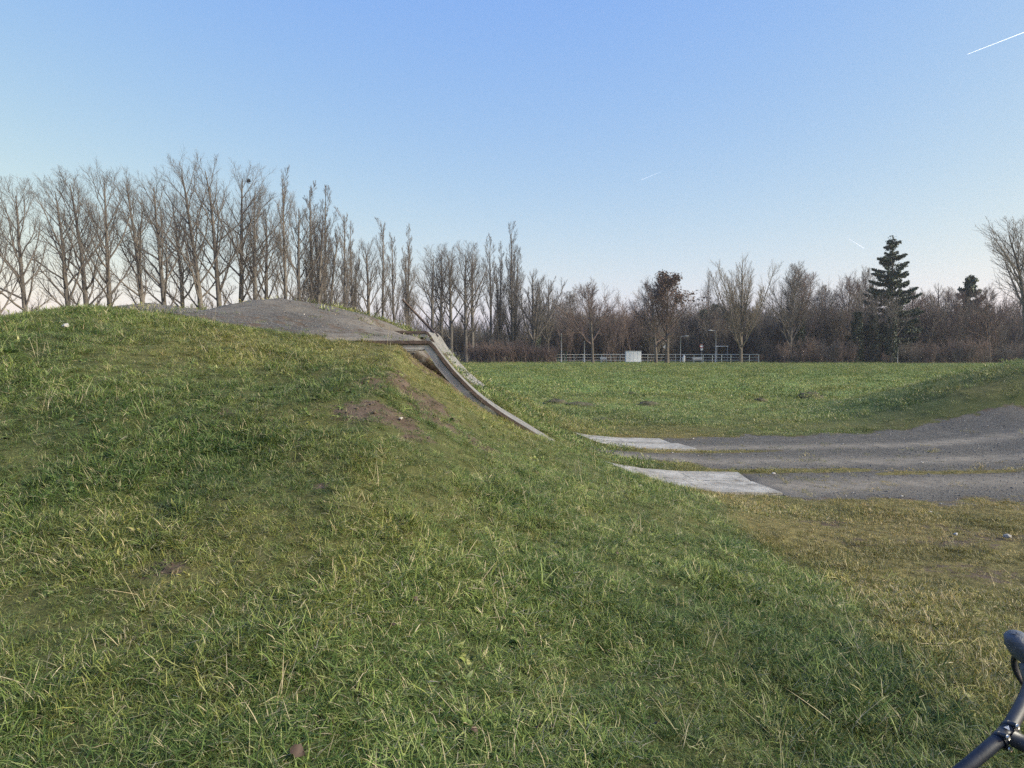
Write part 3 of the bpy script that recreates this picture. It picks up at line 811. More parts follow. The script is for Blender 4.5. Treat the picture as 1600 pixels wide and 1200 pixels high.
MH = [(868, 632, .42, .16, 'broad dark molehill nearest the foot of the ramp mound'), (908, 634, .46, .12, 'flat dark molehill, second from the ramp mound'),
      (1012, 633, .34, .12, 'dark molehill in the meadow beyond the end of the farther track'), (1265, 623, .46, .24, 'tallest mossy molehill standing alone in the right meadow'),
      (1188, 628, .22, .14, 'small molehill left of the tall lone one'), (988, 617, .22, .10, 'tiny molehill in mid meadow left of centre'), (942, 655, .30, .07, 'low worn molehill just behind the farther track'),
      (1001, 582, .55, .20, 'dark earth heap far out in front of the white box'), (992, 580.5, .35, .16, 'small earth heap touching the one in front of the white box'),
      (1058, 580, .35, .12, 'small far molehill in front of the two fence trees'), (1082, 579, .3, .1, 'far molehill right of the two fence trees'), (958, 582, .35, .12, 'far molehill left of the white box'),
      (1190, 578, .4, .12, 'far molehill before the vase shaped tree'), (1290, 577, .4, .12, 'far molehill before the dark wood')]
for i, (px, py, r, hh, lab) in enumerate(MH):
    p = hit(px, py); z = float(height(p[0], p[1]))
    lump('molehill', (p[0], p[1], z), r * 0.9, hh * 1.0, M['soil'], lab, 'molehill', 'molehills in the meadow', 300 + i)
ST = [(1441, 725, .055, 'largest pale stone lying on the middle wheel line'), (1528, 705 - 3, .03, 'small pale stone on the dark gravel near the right edge'), (1317, 695, .045, 'pale stone at the far edge of the track'), (1209, 743, .07, 'flat pale stone beside the near track end'),
      (1340, 679, .035, 'small pale stone at the far grassy edge of the track'), (1448, 750, .025, 'tiny pale stone just below the largest stone'), (1333, 771, .03, 'right of two tiny stones on the nearest wheel line'), (1305, 770, .025, 'left of two tiny stones on the nearest wheel line'), (1409, 778, .05, 'pale flat stone at the grassy near edge of the track'), (1470, 790, .035, 'small stone at the tip of a dry twig by the near verge'), (1454, 802, .045, 'pale stone where track and trampled turf meet'),
      (1543, 667, .05, 'pale stone high on the dark far verge'), (1507, 658, .03, 'small stone on the grass edge of the right bank'), (1493, 841, .06, 'grey stone lying in the trampled turf'), (1574, 843, .08, 'larger grey stone in the turf at the right edge'),
      (1083, 687, .05, 'white stone at the end of the farther track'), (1052, 719, .05, 'stone on the earth between the two ramp tracks'), (1091, 713, .03, 'small stone on the track beside the farther ramp end'), (1180, 776, .03, 'small stone on the grass touching the nearer ramp end'), (103, 517, .10, 'pale stone on the crest of the grassy mound'), (626, 664, .05, 'pink grey stone on the bare soil below the ramp'), (1217, 690 + 12, .03, 'small stone on the middle of the track'), (647, 556, .04, 'pale stone under the ramp top in the hollow')]
for i, (px, py, r, lab) in enumerate(ST):
    p = hit(px, py); z = float(height(p[0], p[1]))
    me = pebble(500 + i, 'pale_stone')
    o = ob('stone', me, loc=(p[0], p[1], z + r * 0.35)); r *= 0.42; o.scale = (r, r, r); o.rotation_euler = (0, 0, i * 1.3)
    tag(o, lab, 'stone', 'pale stones')
def leaf_mesh():
    V, q = [], []
    n = 7
    for i in range(n):
        t = i / (n - 1); w = 0.42 * math.sin(math.pi * min(1, t * 1.02 + 0.04)) ** 0.8 * (1 + 0.18 * math.sin(i * 2.4))
        for j in (-1, 0, 1): V.append((t - 0.5, j * w, 0.16 * (j * j) * (1 - t * 0.4) + 0.14 * math.sin(t * 4) + 0.02 * math.sin(7 * t + j)))
    for i in range(n - 1):
        for j in range(2): q.append((i * 3 + j, (i + 1) * 3 + j, (i + 1) * 3 + j + 1, i * 3 + j + 1))
    me = mesh_np('leaf', V, np.array(q), M['leaf'], True); return me
LM = leaf_mesh()
LV = [(465, 1182, .085, 'large curled brown leaf in the grass at the bottom edge'), (268, 897, .05, 'withered leaf in the grass far left'), (842, 1156, .05, 'curled reddish leaf in the grass below centre'), (742, 1155, .045, 'small brown leaf left of the reddish one near the bottom'), (612, 985, .06, 'pale tan leaf in the grass left of centre'),
      (1345, 985, .045, 'small leaf in the grass toward the bicycle'), (650, 950, .05, 'withered leaf just above the pale tan leaf'), (463, 890, .035, 'tiny brown leaf in the grass below the bare soil'), (1028, 1150, .06, 'dull brown leaf low in the right grass'), (965, 880, .035, 'tiny brown leaf on the slope below the nearer ramp end')]
for i, (px, py, s, lab) in enumerate(LV):
    p = hit(px, py); z = float(height(p[0], p[1]))
    o = ob('fallen_leaf', LM, loc=(p[0], p[1], z + 0.030)); s *= 0.62; o.scale = (s, s, s); o.rotation_euler = (0.5 + 0.3 * math.sin(i), 0.3 * math.cos(i * 2), i * 2.1)
    tag(o, lab, 'leaf', 'fallen leaves')

# ------------------------------------------------------------------ trees
def unit(v): return v / (np.linalg.norm(v, axis=-1, keepdims=True) + 1e-9)
def shoots(P, R, m, rg, t0, t1, ang, lenf, bend, n, rk=0.6, rmin=0.006, rmax=9, bias=(0, 0, 0), jit=0.10, tip=0.4, gold=True):
    """m side branches on each polyline of P; lenf(t) gives their length"""
    B, n0, _ = P.shape
    t = t0 + (t1 - t0) * (np.arange(m)[None] + rg.random((B, m))) / m
    f = t * (n0 - 1); i = np.clip(f.astype(int), 0, n0 - 2); w = (f - i)[..., None]
    b = np.arange(B)[:, None]
    pos = P[b, i] * (1 - w) + P[b, i + 1] * w
    tan = unit(P[b, i + 1] - P[b, i])
    rad = R[b, i] * (1 - w[..., 0]) + R[b, i + 1] * w[..., 0]
    ref = np.where(np.abs(tan[..., 2:3]) < 0.9, np.array([0, 0, 1.]), np.array([1., 0, 0]))
    A = unit(np.cross(tan, ref)); C = np.cross(tan, A)
    az = rg.random((B, 1)) * 6.28 + np.arange(m)[None] * 2.399 + rg.normal(0, 0.5, (B, m))
    an = (ang(t) if callable(ang) else ang) * rg.uniform(0.75, 1.25, (B, m))
    d = np.cos(an)[..., None] * tan + np.sin(an)[..., None] * (np.cos(az)[..., None] * A + np.sin(az)[..., None] * C)
    L = (lenf(t) * np.ones((B, m))) * rg.uniform(0.7, 1.2, (B, m))
    if isinstance(lenf(t), float): pass
    d = d.reshape(-1, 3); pos = pos.reshape(-1, 3); L = L.reshape(-1, 1)
    pts = [pos]
    bz = np.array([0, 0, bend]) + np.array(bias)
    for j in range(n - 1):
        d = unit(d + bz / (n - 1) + rg.normal(0, jit, d.shape)); pos = pos + d * L / (n - 1); pts.append(pos)
    rb = np.clip(rad.reshape(-1) * rk, rmin, rmax)
    RR = rb[:, None] * np.linspace(1, tip, n)[None]
    return np.stack(pts, 1), RR, L[:, 0]
def sub(P, R, Ls, m, rg, frac, ang, bend, n, t0=0.2, t1=0.98, **k):
    P2, R2, L2 = shoots(P, R, m, rg, t0, t1, ang, lambda t: frac * (1.15 - 0.6 * t) * Ls[:, None], bend, n, **k)
    return P2, R2, L2
def trunk_line(H, lean, rg, n=12, r=0.3, wob=0.012, tip=0.12):
    t = np.linspace(0, 1, n)
    x = lean[0] * t ** 1.5 + np.cumsum(rg.normal(0, wob * H, n)) * t * 0.35; y = lean[1] * t ** 1.5 + np.cumsum(rg.normal(0, wob * H, n)) * t * 0.35
    P = np.stack([x, y, H * t], 1)[None]; P[0, 0, 2] = -0.3
    R = (r * (1 - t) ** 0.8 * (1 - tip) + r * tip)[None]; R[0, 0] *= 1.25
    return P, R
class Tree:
    def __init__(s): s.tr, s.cr = [], []
    def parts(s):
        def join(lst):
            V, F, n = [], [], 0
            for P, R, k in lst:
                v, q = tubes(P, R, k); V.append(v); F.append(q + n); n += len(v)
            return np.concatenate(V), np.concatenate(F)
        return join(s.tr), join(s.cr)

def poplar(rg, H=20, lean=(0, 0), wide=1.0, bias=(0, 0, 0), dens=1.0):
    """tall bare poplar with ascending limbs that fan out towards the top"""
    T = Tree()
    P, R = trunk_line(H * 0.88, lean, rg, r=0.016 * H, wob=0.010)
    T.tr.append((P, R, 8))
    m = int(22 * dens)
    P1, R1, L1 = shoots(P, R, m, rg, 0.20, 0.97, lambda t: (0.98 - 0.45 * t) * wide, lambda t: H * (0.41 * (1 - t) ** 0.65 + 0.06) * (0.26 + 0.74 * sst(0.22, 0.42, t)), 0.72, 7, rk=0.50, rmin=0.02, rmax=0.12, bias=bias, jit=0.09, tip=0.25)
    T.cr.append((P1, R1, 5))
    P2, R2, L2 = sub(P1, R1, L1, 9, rg, 0.46, 0.66, 0.55, 4, t0=0.18, rk=0.55, rmin=0.013, rmax=0.04, bias=bias, tip=0.45)
    T.cr.append((P2, R2, 3))
    P3, R3, L3 = sub(P2, R2, np.maximum(L2, 0.9), 9, rg, 0.58, 0.66, 0.35, 3, t0=0.12, rk=0.5, rmin=0.0085, rmax=0.012, bias=bias, tip=0.6)
    T.cr.append((P3, R3, 3))
    return T
def columnar(rg, H=20, stems=2, dens=1.0, tight=1.0):
    """slim upright poplar, branches almost parallel to the trunk"""
    T = Tree(); Ps, Rs = [], []
    for i in range(stems):
        hh = H * (1 if i == 0 else rg.uniform(0.75, 0.95))
        P, R = trunk_line(hh, (rg.normal(0, 0.03 * H) if i else 0, rg.normal(0, 0.03 * H) if i else 0), rg, r=0.011 * H, wob=0.006)
        if i: P[0, :, 0] += rg.normal(0, 0.4); P[0, :, 1] += rg.normal(0, 0.4)
        Ps.append(P); Rs.append(R)
    P = np.concatenate(Ps); R = np.concatenate(Rs)
    T.tr.append((P, R, 7))
    P1, R1, L1 = shoots(P, R, int(24 * dens), rg, 0.10, 0.96, 0.42 * tight, lambda t: H * (0.22 * (1 - t) + 0.08), 0.95, 6, rk=0.45, rmin=0.014, rmax=0.07, jit=0.06, tip=0.3)
    T.cr.append((P1, R1, 4))
    P2, R2, L2 = sub(P1, R1, L1, 8, rg, 0.42, 0.42, 0.7, 4, rk=0.55, rmin=0.011, rmax=0.03, tip=0.5)
    T.cr.append((P2, R2, 3))
    P3, R3, L3 = sub(P2, R2, np.maximum(L2, 0.35), 8, rg, 0.55, 0.5, 0.4, 3, rk=0.5, rmin=0.012, rmax=0.016, tip=0.6)
    T.cr.append((P3, R3, 3))
    return T
def round_tree(rg, H=12, bole=0.22, spread=0.85, limbs=9, dens=1.0, bend=0.45, r=0.22, rk3=0.019):
    """short bole, many limbs, rounded bare crown"""
    T = Tree()
    P, R = trunk_line(H * 0.80, (rg.normal(0, .3), rg.normal(0, .3)), rg, r=r, wob=0.012)
    T.tr.append((P, R, 8))
    P1, R1, L1 = shoots(P, R, int(limbs * 2.2), rg, bole, 0.97, lambda t: spread * (1.15 - 0.55 * t), lambda t: H * (0.50 * (1 - t) + 0.14), bend, 7, rk=0.55, rmin=0.03, rmax=0.12, jit=0.11, tip=0.22)
    T.cr.append((P1, R1, 5))
    P2, R2, L2 = sub(P1, R1, L1, int(11 * dens), rg, 0.52, 0.65, 0.35, 5, t0=0.15, rk=0.55, rmin=0.012, rmax=0.045, tip=0.35)
    T.cr.append((P2, R2, 3))
    P3, R3, L3 = sub(P2, R2, np.maximum(L2, 0.7), int(11 * dens), rg, 0.50, 0.65, 0.25, 3, t0=0.1, rk=0.5, rmin=rk3 * 0.7, rmax=rk3, tip=0.6)
    T.cr.append((P3, R3, 3))
    return T
def vase_tree(rg, H=15, stems=17, spread=0.56):
    """many limbs rising from a low fork into a broad egg shaped crown"""
    T = Tree()
    P, R = trunk_line(H * 0.9, (0, 0), rg, r=0.26, wob=0.008)
    T.tr.append((P, R, 8))
    P1, R1, L1 = shoots(P, R, stems, rg, 0.13, 0.45, lambda t: spread * (1.55 - t), lambda t: H * (0.80 - 0.75 * t), 1.25, 9, rk=0.6, rmin=0.05, rmax=0.12, jit=0.05, tip=0.15)
    T.cr.append((P1, R1, 6))
    PP = np.concatenate([P1, np.repeat(P[:, -9:], 1, 0)]); RR = np.concatenate([R1, R[:, -9:]]); LL = np.concatenate([L1, [H * 0.7]])
    P2, R2, L2 = sub(PP, RR, LL, 22, rg, 0.24, 0.55, 0.6, 5, t0=0.10, rk=0.5, rmin=0.014, rmax=0.04, tip=0.35)
    T.cr.append((P2, R2, 3))
    P3, R3, L3 = sub(P2, R2, np.maximum(L2, 0.7), 11, rg, 0.48, 0.55, 0.4, 3, t0=0.1, rk=0.5, rmin=0.013, rmax=0.018, tip=0.6)
    T.cr.append((P3, R3, 3))
    return T
def bush(rg, H=1.0, stems=9, sub1=8, sub2=6, r=0.012, spread=0.5):
    """many stemmed shrub about H tall"""
    T = Tree(); Ps, Rs = [], []
    for i in range(stems):
        a = rg.random() * 6.28; l = H * rg.uniform(0.65, 1.0); s = rg.uniform(0.1, spread)
        t = np.linspace(0, 1, 6)
        P = np.stack([l * s * np.cos(a) * t + rg.normal(0, .02 * H, 6), l * s * np.sin(a) * t + rg.normal(0, .02 * H, 6), l * t * (1 - .1 * t)], 1)
        P[:, :2] += rg.normal(0, 0.10 * H, 2); P[0, 2] = -0.02 * H
        Ps.append(P); Rs.append(r * H * np.linspace(1, .3, 6))
    P = np.stack(Ps); R = np.stack(Rs)
    T.tr.append((P, R, 4))
    P1, R1, L1 = shoots(P, R, sub1, rg, 0.15, 0.95, 0.65, lambda t: H * (0.34 - 0.2 * t), 0.4, 4, rk=0.6, rmin=r * H * .32, tip=0.5)
    T.cr.append((P1, R1, 3))
    P2, R2, L2 = sub(P1, R1, L1, sub2, rg, 0.55, 0.7, 0.2, 3, rk=0.5, rmin=r * H * .28, tip=0.6)
    T.cr.append((P2, R2, 3))
    return T
def leaf_quads(C, size, rg, flat=0.0):
    n = len(C)
    a = unit(rg.normal(0, 1, (n, 3))); b = unit(np.cross(a, rg.normal(0, 1, (n, 3))))
    s = size * rg.uniform(0.6, 1.3, (n, 1))
    V = np.stack([C - a * s, C - b * s * 0.55, C + a * s, C + b * s * 0.55], 1)
    V[:, 1] += rg.normal(0, 0.2, (n, 3)) * s
    return V.reshape(-1, 3), np.arange(n * 4).reshape(n, 4)

def tree_meshes(T, bark, twig, name='tree'):
    (v, q), (v2, q2) = T.parts()
    return mesh_np('trunk', v, q, M[bark]), mesh_np('crown', v2, q2, M[twig])
def plant(name, meshes, x, y, label, cat='tree', group=None, sc=(1, 1, 1), rz=0.0, extra=(), z=None):
    e = empty(name, (x, y, float(height(x, y)) if z is None else z)); e.rotation_euler = (0, 0, rz); e.scale = sc
    tag(e, label, cat, group)
    ob('trunk', meshes[0], e); ob('crown', meshes[1], e)
    for nm, me in extra: ob(nm, me, e)
    return e

RT = np.random.default_rng(21)
ORD = ['first', 'second', 'third', 'fourth', 'fifth', 'sixth', 'seventh', 'eighth', 'ninth', 'tenth', 'eleventh', 'twelfth', 'thirteenth', 'fourteenth', 'fifteenth', 'sixteenth']
# base px, crown top px, crown top py, width factor
ROW = [(3, -20, 300, 1.0), (44, 28, 270, 1.0), (113, 80, 260, 1.1), (142, 118, 252, 1.0), (176, 168, 252, .9), (231, 200, 255, 1.0), (263, 236, 257, 1.0), (290, 268, 286, 1.0), (320, 282, 238, 1.0), (348, 326, 236, 1.0), (378, 378, 242, 1.1)]
for i, (bp, tp, ty, wd) in enumerate(ROW):
    d = 70 + (bp - 44) * 0.055 + (4 if i in (7,) else 0)
    x, y = at(bp, d); H = z_at(ty, d)
    lean = (tp - bp) / F_PX * d
    T = poplar(RT, H, (lean * 0.75, RT.normal(0, .4)), wd, bias=(0.20 * np.sign(lean) * min(1, abs(lean) / 1.5), 0, 0), dens=1.0 if H > 18.5 else 0.85)
    plant('poplar_tree', tree_meshes(T, 'poplar', 'twig'), x, y, ('bare poplar cut by the left edge of the picture, first of the tall row' if i == 0 else
          'tall bare poplar behind the mound, %s from the left edge' % ORD[i]), 'tree', 'row of bare poplars behind the mound')
# slimmer trees that continue the row to the right: base px, top py, distance, kind
POPV = [tree_meshes(poplar(RT, 20, (0.3, 0), 0.85, dens=0.85), 'poplar', 'twig') for _ in range(3)]
COLV = [tree_meshes(columnar(RT, 20, s), 'poplar', 'twig') for s in (1, 2, 3, 1)]
MID = [(399, 284, 88, 'p', 'thin bare poplar just right of the tallest, behind the gravel hump'), (418, 297, 90, 'p', 'short leaning bare poplar between two slim trunks above the hump'), (447, 284, 90, 'c', 'twin stemmed columnar poplar above the gravel hump crest'),
       (469, 297, 92, 'p', 'bare poplar between two columnar poplars above the hump'), (489, 299, 93, 'c', 'broad columnar poplar over the falling side of the hump'), (509, 305, 97, 'c', 'pale columnar poplar at the end of the tall group'),
       (539, 338, 102, 'c', 'very slim columnar poplar standing alone after the tall group'), (552, 357, 104, 'c', 'second slim columnar poplar after the tall group'), (577, 363, 106, 'p', 'narrow bare poplar left of a broad columnar pair'),
       (599, 353, 108, 'c', 'broad columnar poplar above the right foot of the hump'), (616, 372, 110, 'c', 'short columnar poplar beside the broad one'), (638, 363, 112, 'c', 'thin lone columnar poplar above the ramp top'),
       (676, 379, 116, 'p', 'bare poplar directly above the ramp, first of a dense clump'), (690, 377, 117, 'p', 'bare poplar in the middle of the clump above the ramp'), (705, 376, 117, 'p', 'bare poplar right of centre in the clump above the ramp'), (728, 372, 118, 'p', 'wide bare poplar at the right of the clump above the ramp'), (738, 374, 119, 'p', 'pale trunked poplar closing the clump above the ramp'),
       (767, 373, 121, 'c', 'slim columnar poplar above the brown hedge, first of three'), (781, 388, 122, 'c', 'short columnar poplar above the brown hedge, middle one of three'), (800, 360, 122, 'c', 'tall columnar poplar above the brown hedge, last of three')]
for i, (bp, ty, d, k, lab) in enumerate(MID):
    x, y = at(bp, d); H = z_at(ty, d); s = H / 20
    if k == 'p': ms = POPV[i % 3]; w = s * (0.95 if i < 8 else 1.15)
    else: ms = COLV[[1, 2, 0, 3, 1, 2, 0][i % 7]]; w = s * (1.15 if bp != 489 else 1.4)
    plant('poplar_tree', ms, x, y, lab, 'tree', 'row of bare poplars behind the mound', (w, w, s), RT.random() * 6.28)
# bird nest
x, y = at(393, 88.4); pz = z_at(286, 88.4)
n_ = MB(); rgn = np.random.default_rng(3)
for k in range(70):
    c = rgn.normal(0, 0.10, 3); dd_ = unit(rgn.normal(0, 1, 3)) * 0.16; n_.tube([c - dd_, c + dd_], 0.02, 3, False)
tag(n_.build('nest', M['nest'], loc=(x, at(378, 88.4)[1] * 0 + 70 + (378 - 44) * 0.055, pz)), 'dark bird nest high in the crown of the tallest poplar', 'nest')

# trees along the far side of the meadow
RNDV = [tree_meshes(round_tree(RT, 12, dens=1.0), 'bark_dark', 'twig_red') for _ in range(3)]
RNDG = [tree_meshes(round_tree(RT, 12, 0.18, 0.7, 10), 'bark_dark', 'twig') for _ in range(2)]
VASE = tree_meshes(vase_tree(RT, 15), 'bark_dark', 'twig_pale')
VASE2 = tree_meshes(vase_tree(RT, 12, 9, 0.5), 'bark_dark', 'twig')
def rt(bp, ty, d, ms, H0, lab, w=1.0, name='bare_tree', extra=()):
    x, y = at(bp, d); s = z_at(ty, d) / H0
    return plant(name, ms, x, y, lab, 'tree', 'trees along the far edge of the meadow', (s * w, s * w, s), RT.random() * 6.28, extra)
rt(834, 412, 112, VASE2, 12, 'bushy many stemmed bare tree at the right end of the brown hedge', 1.05)
rt(856, 430, 120, VASE2, 12, 'bare tree behind the right end of the brown hedge', 0.9)
rt(892, 443, 128, RNDG[0], 12, 'low grey bare tree behind the left end of the rail fence')
rt(926, 432, 104, RNDV[0], 12, 'round reddish bare tree on a short bole before the rail fence', 1.0)
rt(1025, 429, 104, RNDV[1], 12, 'left of two round bare trees just right of the white box', 0.95)
# the tree that kept its brown leaves
Tl = round_tree(RT, 12, 0.24, 0.75)
lm = tree_meshes(Tl, 'bark_dark', 'twig_red')
(P3, R3, _) = Tl.cr[-1]
tips = P3[:, -1]; tips = tips[(tips[:, 2] > 6.0)]
lo = tips[(tips[:, 0] > -1.0)]; sel = lo[RT.random(len(lo)) < 0.45 * sst(6.0, 11, lo[:, 2])]
cl = (sel[:, None] + RT.normal(0, 0.16, (len(sel), 5, 3))).reshape(-1, 3)
vq = leaf_quads(cl, 0.13, RT)
x, y = at(1042, 105); s = z_at(417, 105) / 12
plant('bare_tree', lm, x, y, 'round tree right of its twin with dark withered leaves in its top', 'tree', 'trees along the far edge of the meadow', (s * 1.25, s * 1.25, s), 0.0, [('foliage', mesh_np('foliage', vq[0], vq[1], M['brown_leaf'], False))])
rt(1106, 421, 150, POPV[1], 20, 'thin pale bare tree behind the dark evergreens', 0.7)
rt(1157, 392, 106, VASE, 15, 'large pale egg shaped bare tree with fanned limbs', 1.0)
rt(1234, 403, 108, RNDG[1], 12, 'tall bare tree at the left end of the wood', 0.9)
rt(1253, 415, 110, RNDV[2], 12, 'bare tree beside the tall one at the left end of the wood', 0.9)
rt(1288, 432, 118, RNDG[0], 12, 'bare tree in the wood left of the ivy trunks', 0.9)
rt(1322, 424, 120, RNDV[0], 12, 'reddish bare tree in the wood just left of the spruce', 0.95)
rt(1352, 412, 122, RNDG[1], 12, 'thin bare crown behind the left side of the spruce', 0.8)
rt(1430, 438, 118, RNDV[1], 12, 'purplish bare tree right of the spruce', 1.0)
rt(1462, 436, 122, VASE2, 12, 'drooping pale bare tree between spruce and pine', 1.0)
rt(1490, 445, 120, RNDV[2], 12, 'dense purplish bare tree before the pine', 1.0)
rt(1545, 440, 112, RNDV[0], 12, 'dense brown bare tree left of the leaning tree', 1.0)
# leaning tree at the right edge
Tz = round_tree(RT, 16, 0.35, 0.8, 9, 0.8, 0.5, 0.30)
for lst in (Tz.tr, Tz.cr):
    for k in range(len(lst)):
        P, R, kk = lst[k]; P = P.copy(); P[..., 0] -= 0.018 * P[..., 2] ** 2; lst[k] = (P, R, kk)
x, y = at(1604, 92)
plant('bare_tree', tree_meshes(Tz, 'bark_dark', 'twig'), x, y, 'tall bare tree leaning left into the picture at the right edge', 'tree', 'trees along the far edge of the meadow', tuple([z_at(352, 92) / 16 * 1.14] * 3))
x, y = at(1640, 96)
plant('bare_tree', RNDG[0], x, y, 'bare tree reaching in from beyond the right edge', 'tree', 'trees along the far edge of the meadow', tuple([z_at(342, 96) / 12] * 3), 1.0)

# conifers
def conifer(rg, H, base_w, whorls=17, per=7, droop=0.35, start=0.14, gap=0.12, size=0.22, dens=26):
    P, R = trunk_line(H, (0, 0), rg, r=0.018 * H, wob=0.003)
    T = Tree(); T.tr.append((P, R, 7))
    Ps, Rs, C = [], [], []
    for w in range(whorls):
        f = start + (1 - start) * min(0.995, (w + rg.uniform(-.6, .6)) / whorls)
        L0 = base_w * (1 - f) ** 0.85 * 1.0 + 0.15
        for b in range(per):
            if rg.random() < gap: continue
            a = rg.random() * 6.28; L = L0 * rg.uniform(0.40, 1.20); f_ = f * H + rg.normal(0, .32)
            t = np.linspace(0, 1, 6)
            up = 0.45 * f
            p = np.stack([L * t * math.cos(a), L * t * math.sin(a), f_ + L * (up * t - droop * t ** 1.2 + 0.30 * t ** 3)], 1)
            Ps.append(p); Rs.append(np.linspace(0.035, 0.008, 6))
            n = max(4, int(dens * L ** 1.35))
            tt = rg.uniform(0.15, 1.0, n) ** 0.8
            q = np.stack([np.interp(tt, t, p[:, i]) for i in range(3)], 1)
            q += rg.normal(0, 1, (n, 3)) * np.array([0.30, 0.30, 0.12]) * (1.15 - 0.8 * tt)[:, None] - np.array([0, 0, 1.0]) * (np.abs(rg.normal(0, 0.22, n)) * (1.15 - 0.6 * tt))[:, None]
            C.append(q)
    T.cr.append((np.stack(Ps), np.stack(Rs), 3))
    v, q = leaf_quads(np.concatenate(C), size, rg)
    return tree_meshes(T, 'bark_dark', 'needle'), mesh_np('needles', v, q, M['needle'], False)
ms, nd_ = conifer(RT, 20, 6.6, 30, 8, 0.40, 0.10, 0.30, 0.15, 95)
x, y = at(1391, 110); s = z_at(369, 110) / 20
plant('spruce_tree', ms, x, y, 'dark spruce with ragged tiered branches rising above the wood', 'tree', None, (s, s, s), 0.6, [('needles', nd_)])
ms2, nd2 = conifer(RT, 12, 4.0, 16, 8, 0.15, 0.16, 0.2, 0.30, 44)
x, y = at(1513, 122); s = z_at(432, 122) / 12
plant('pine_tree', ms2, x, y, 'dark pine half hidden among bare trees near the right edge', 'tree', None, (s, s, s), 0.2, [('needles', nd2)])
for i, (bp, ty, d, w, lab) in enumerate(((1098, 484, 125, 1.0, 'left dark evergreen behind the road sign'), (1116, 476, 128, 1.0, 'tallest dark evergreen behind the street lamp'), (1134, 486, 126, 1.0, 'right dark evergreen beside the egg shaped tree'), (1084, 505, 127, 1.1, 'low dark evergreen left of the road sign'))):
    x, y = at(bp, d); s = z_at(ty, d) / 12
    plant('evergreen_tree', ms2, x, y, lab, 'tree', 'dark evergreens behind the fence', (s * w * 1.1, s * w * 1.1, s), i * 1.7, [('needles', nd2)])
# ivy clad trunks
def ivy_tree(rg, H, r=0.5):
    T = round_tree(rg, H, 0.35, 0.7, 6, 0.7)
    z = rg.uniform(0, H * 0.62, 2600); a = rg.random(2600) * 6.28; rr = (r * (1.25 - 0.6 * z / (H * .62)) + 0.35 * (fbm(z * 1.2, a, 2, 8) - .3)) * rg.uniform(0.6, 1.1, 2600)
    v, q = leaf_quads(np.stack([rr * np.cos(a), rr * np.sin(a), z], 1), 0.15, rg)
    return tree_meshes(T, 'bark_dark', 'twig'), mesh_np('ivy', v, q, M['ivy'], False)
iv, ivm = ivy_tree(RT, 12, 0.75)
for i, (bp, ty, d, lab) in enumerate(((1338, 440, 107, 'leftmost ivy clad trunk below the spruce'), (1363, 446, 108, 'ivy clad trunk just left of the spruce trunk'), (1392, 450, 106, 'ivy clad trunk at the foot of the spruce'), (1250, 455, 109, 'ivy clad trunk at the left end of the wood'), (838, 470, 118, 'ivy clad trunk behind the brown hedge'))):
    x, y = at(bp, d); s = z_at(ty, d) / 12
    plant('ivy_tree', iv, x, y, lab, 'tree', 'ivy clad trees', (s, s, s), i * 2.0, [('ivy', ivm)])

# undergrowth and the wood behind, read as one mass
def bush_mesh(rg, twig, **k):
    T = bush(rg, 1.0, **k); (v, q), (v2, q2) = T.parts()
    return mesh_np('shrub', np.concatenate([v, v2]), np.concatenate([q, q2 + len(v)]), M[twig])
BUSH = [bush_mesh(RT, tw, stems=12, sub1=10, sub2=8, r=0.0085) for tw in ('twig_red', 'twig_red', 'twig', 'twig', 'twig_pale')]
SRCB = source('shrub_source', BUSH)
def thicket(name, px0, px1, d0, d1, h0, h1, n, label, cat='wood', idx=(0, 4), sx=1.0):
    p = RT.uniform(px0, px1, n); d = RT.uniform(d0, d1, n)
    x = (p - 800) / F_PX * d
    h = RT.uniform(h0, h1, n)
    scatter(name, np.stack([x, d, height(x, d)], 1), np.stack([0 * h, 0 * h, RT.random(n) * 6.28], 1), np.stack([h * sx, h * sx, h], 1), RT.integers(idx[0], idx[1] + 1, n), SRCB, label, cat)
thicket('wood', 1180, 1760, 112, 160, 5.5, 12.5, 300, 'dense brown leafless wood behind the right half of the meadow', sx=0.62)
thicket('undergrowth', 1180, 1760, 103, 114, 0.9, 4.2, 120, 'dark tangled undergrowth along the foot of the wood', 'undergrowth', (0, 3))
thicket('far_thicket', 860, 1190, 120, 160, 6.0, 11.5, 270, 'hazy brown leafless thicket behind the rail fence', sx=0.7)
thicket('low_thicket', 860, 1190, 122, 128, 1.5, 3.4, 80, 'low dark shrubs just behind the rail fence', 'undergrowth', (0, 2))
thicket('poplar_thicket', 520, 880, 125, 165, 4.5, 9.5, 84, 'thin grey leafless scrub behind the slim poplars', idx=(2, 4), sx=0.6)
thicket('left_scrub', -120, 540, 84, 120, 2.5, 5.5, 34, 'sparse leafless scrub showing between the tall poplar trunks', idx=(2, 4), sx=0.8)
# brown hedge
def hedge(px0, px1, d, h, n, label):
    srcs = [bush(RT, 1.0, 8, 7, 6, 0.010, 0.45).parts() for _ in range(3)]
    V, F, k = [], [], 0
    for i in range(n):
        a, b = srcs[i % 3]
        v = np.concatenate([a[0], b[0]]); q = np.concatenate([a[1], b[1] + len(a[0])])
        px = px0 + (px1 - px0) * (i + RT.random()) / n; dd = d + RT.uniform(-1.2, 1.2)
        hh = h * RT.uniform(0.75, 1.12); an = RT.random() * 6.28
        w = np.stack([(v[:, 0] * math.cos(an) - v[:, 1] * math.sin(an)) * hh, (v[:, 0] * math.sin(an) + v[:, 1] * math.cos(an)) * hh, v[:, 2] * hh], 1)
        V.append(w + np.array([(px - 800) / F_PX * dd, dd, 0.02])); F.append(q + k); k += len(v)
    o = ob('hedge', mesh_np('hedge', np.concatenate(V), np.concatenate(F), M['twig_red'])); return tag(o, label, 'hedge')
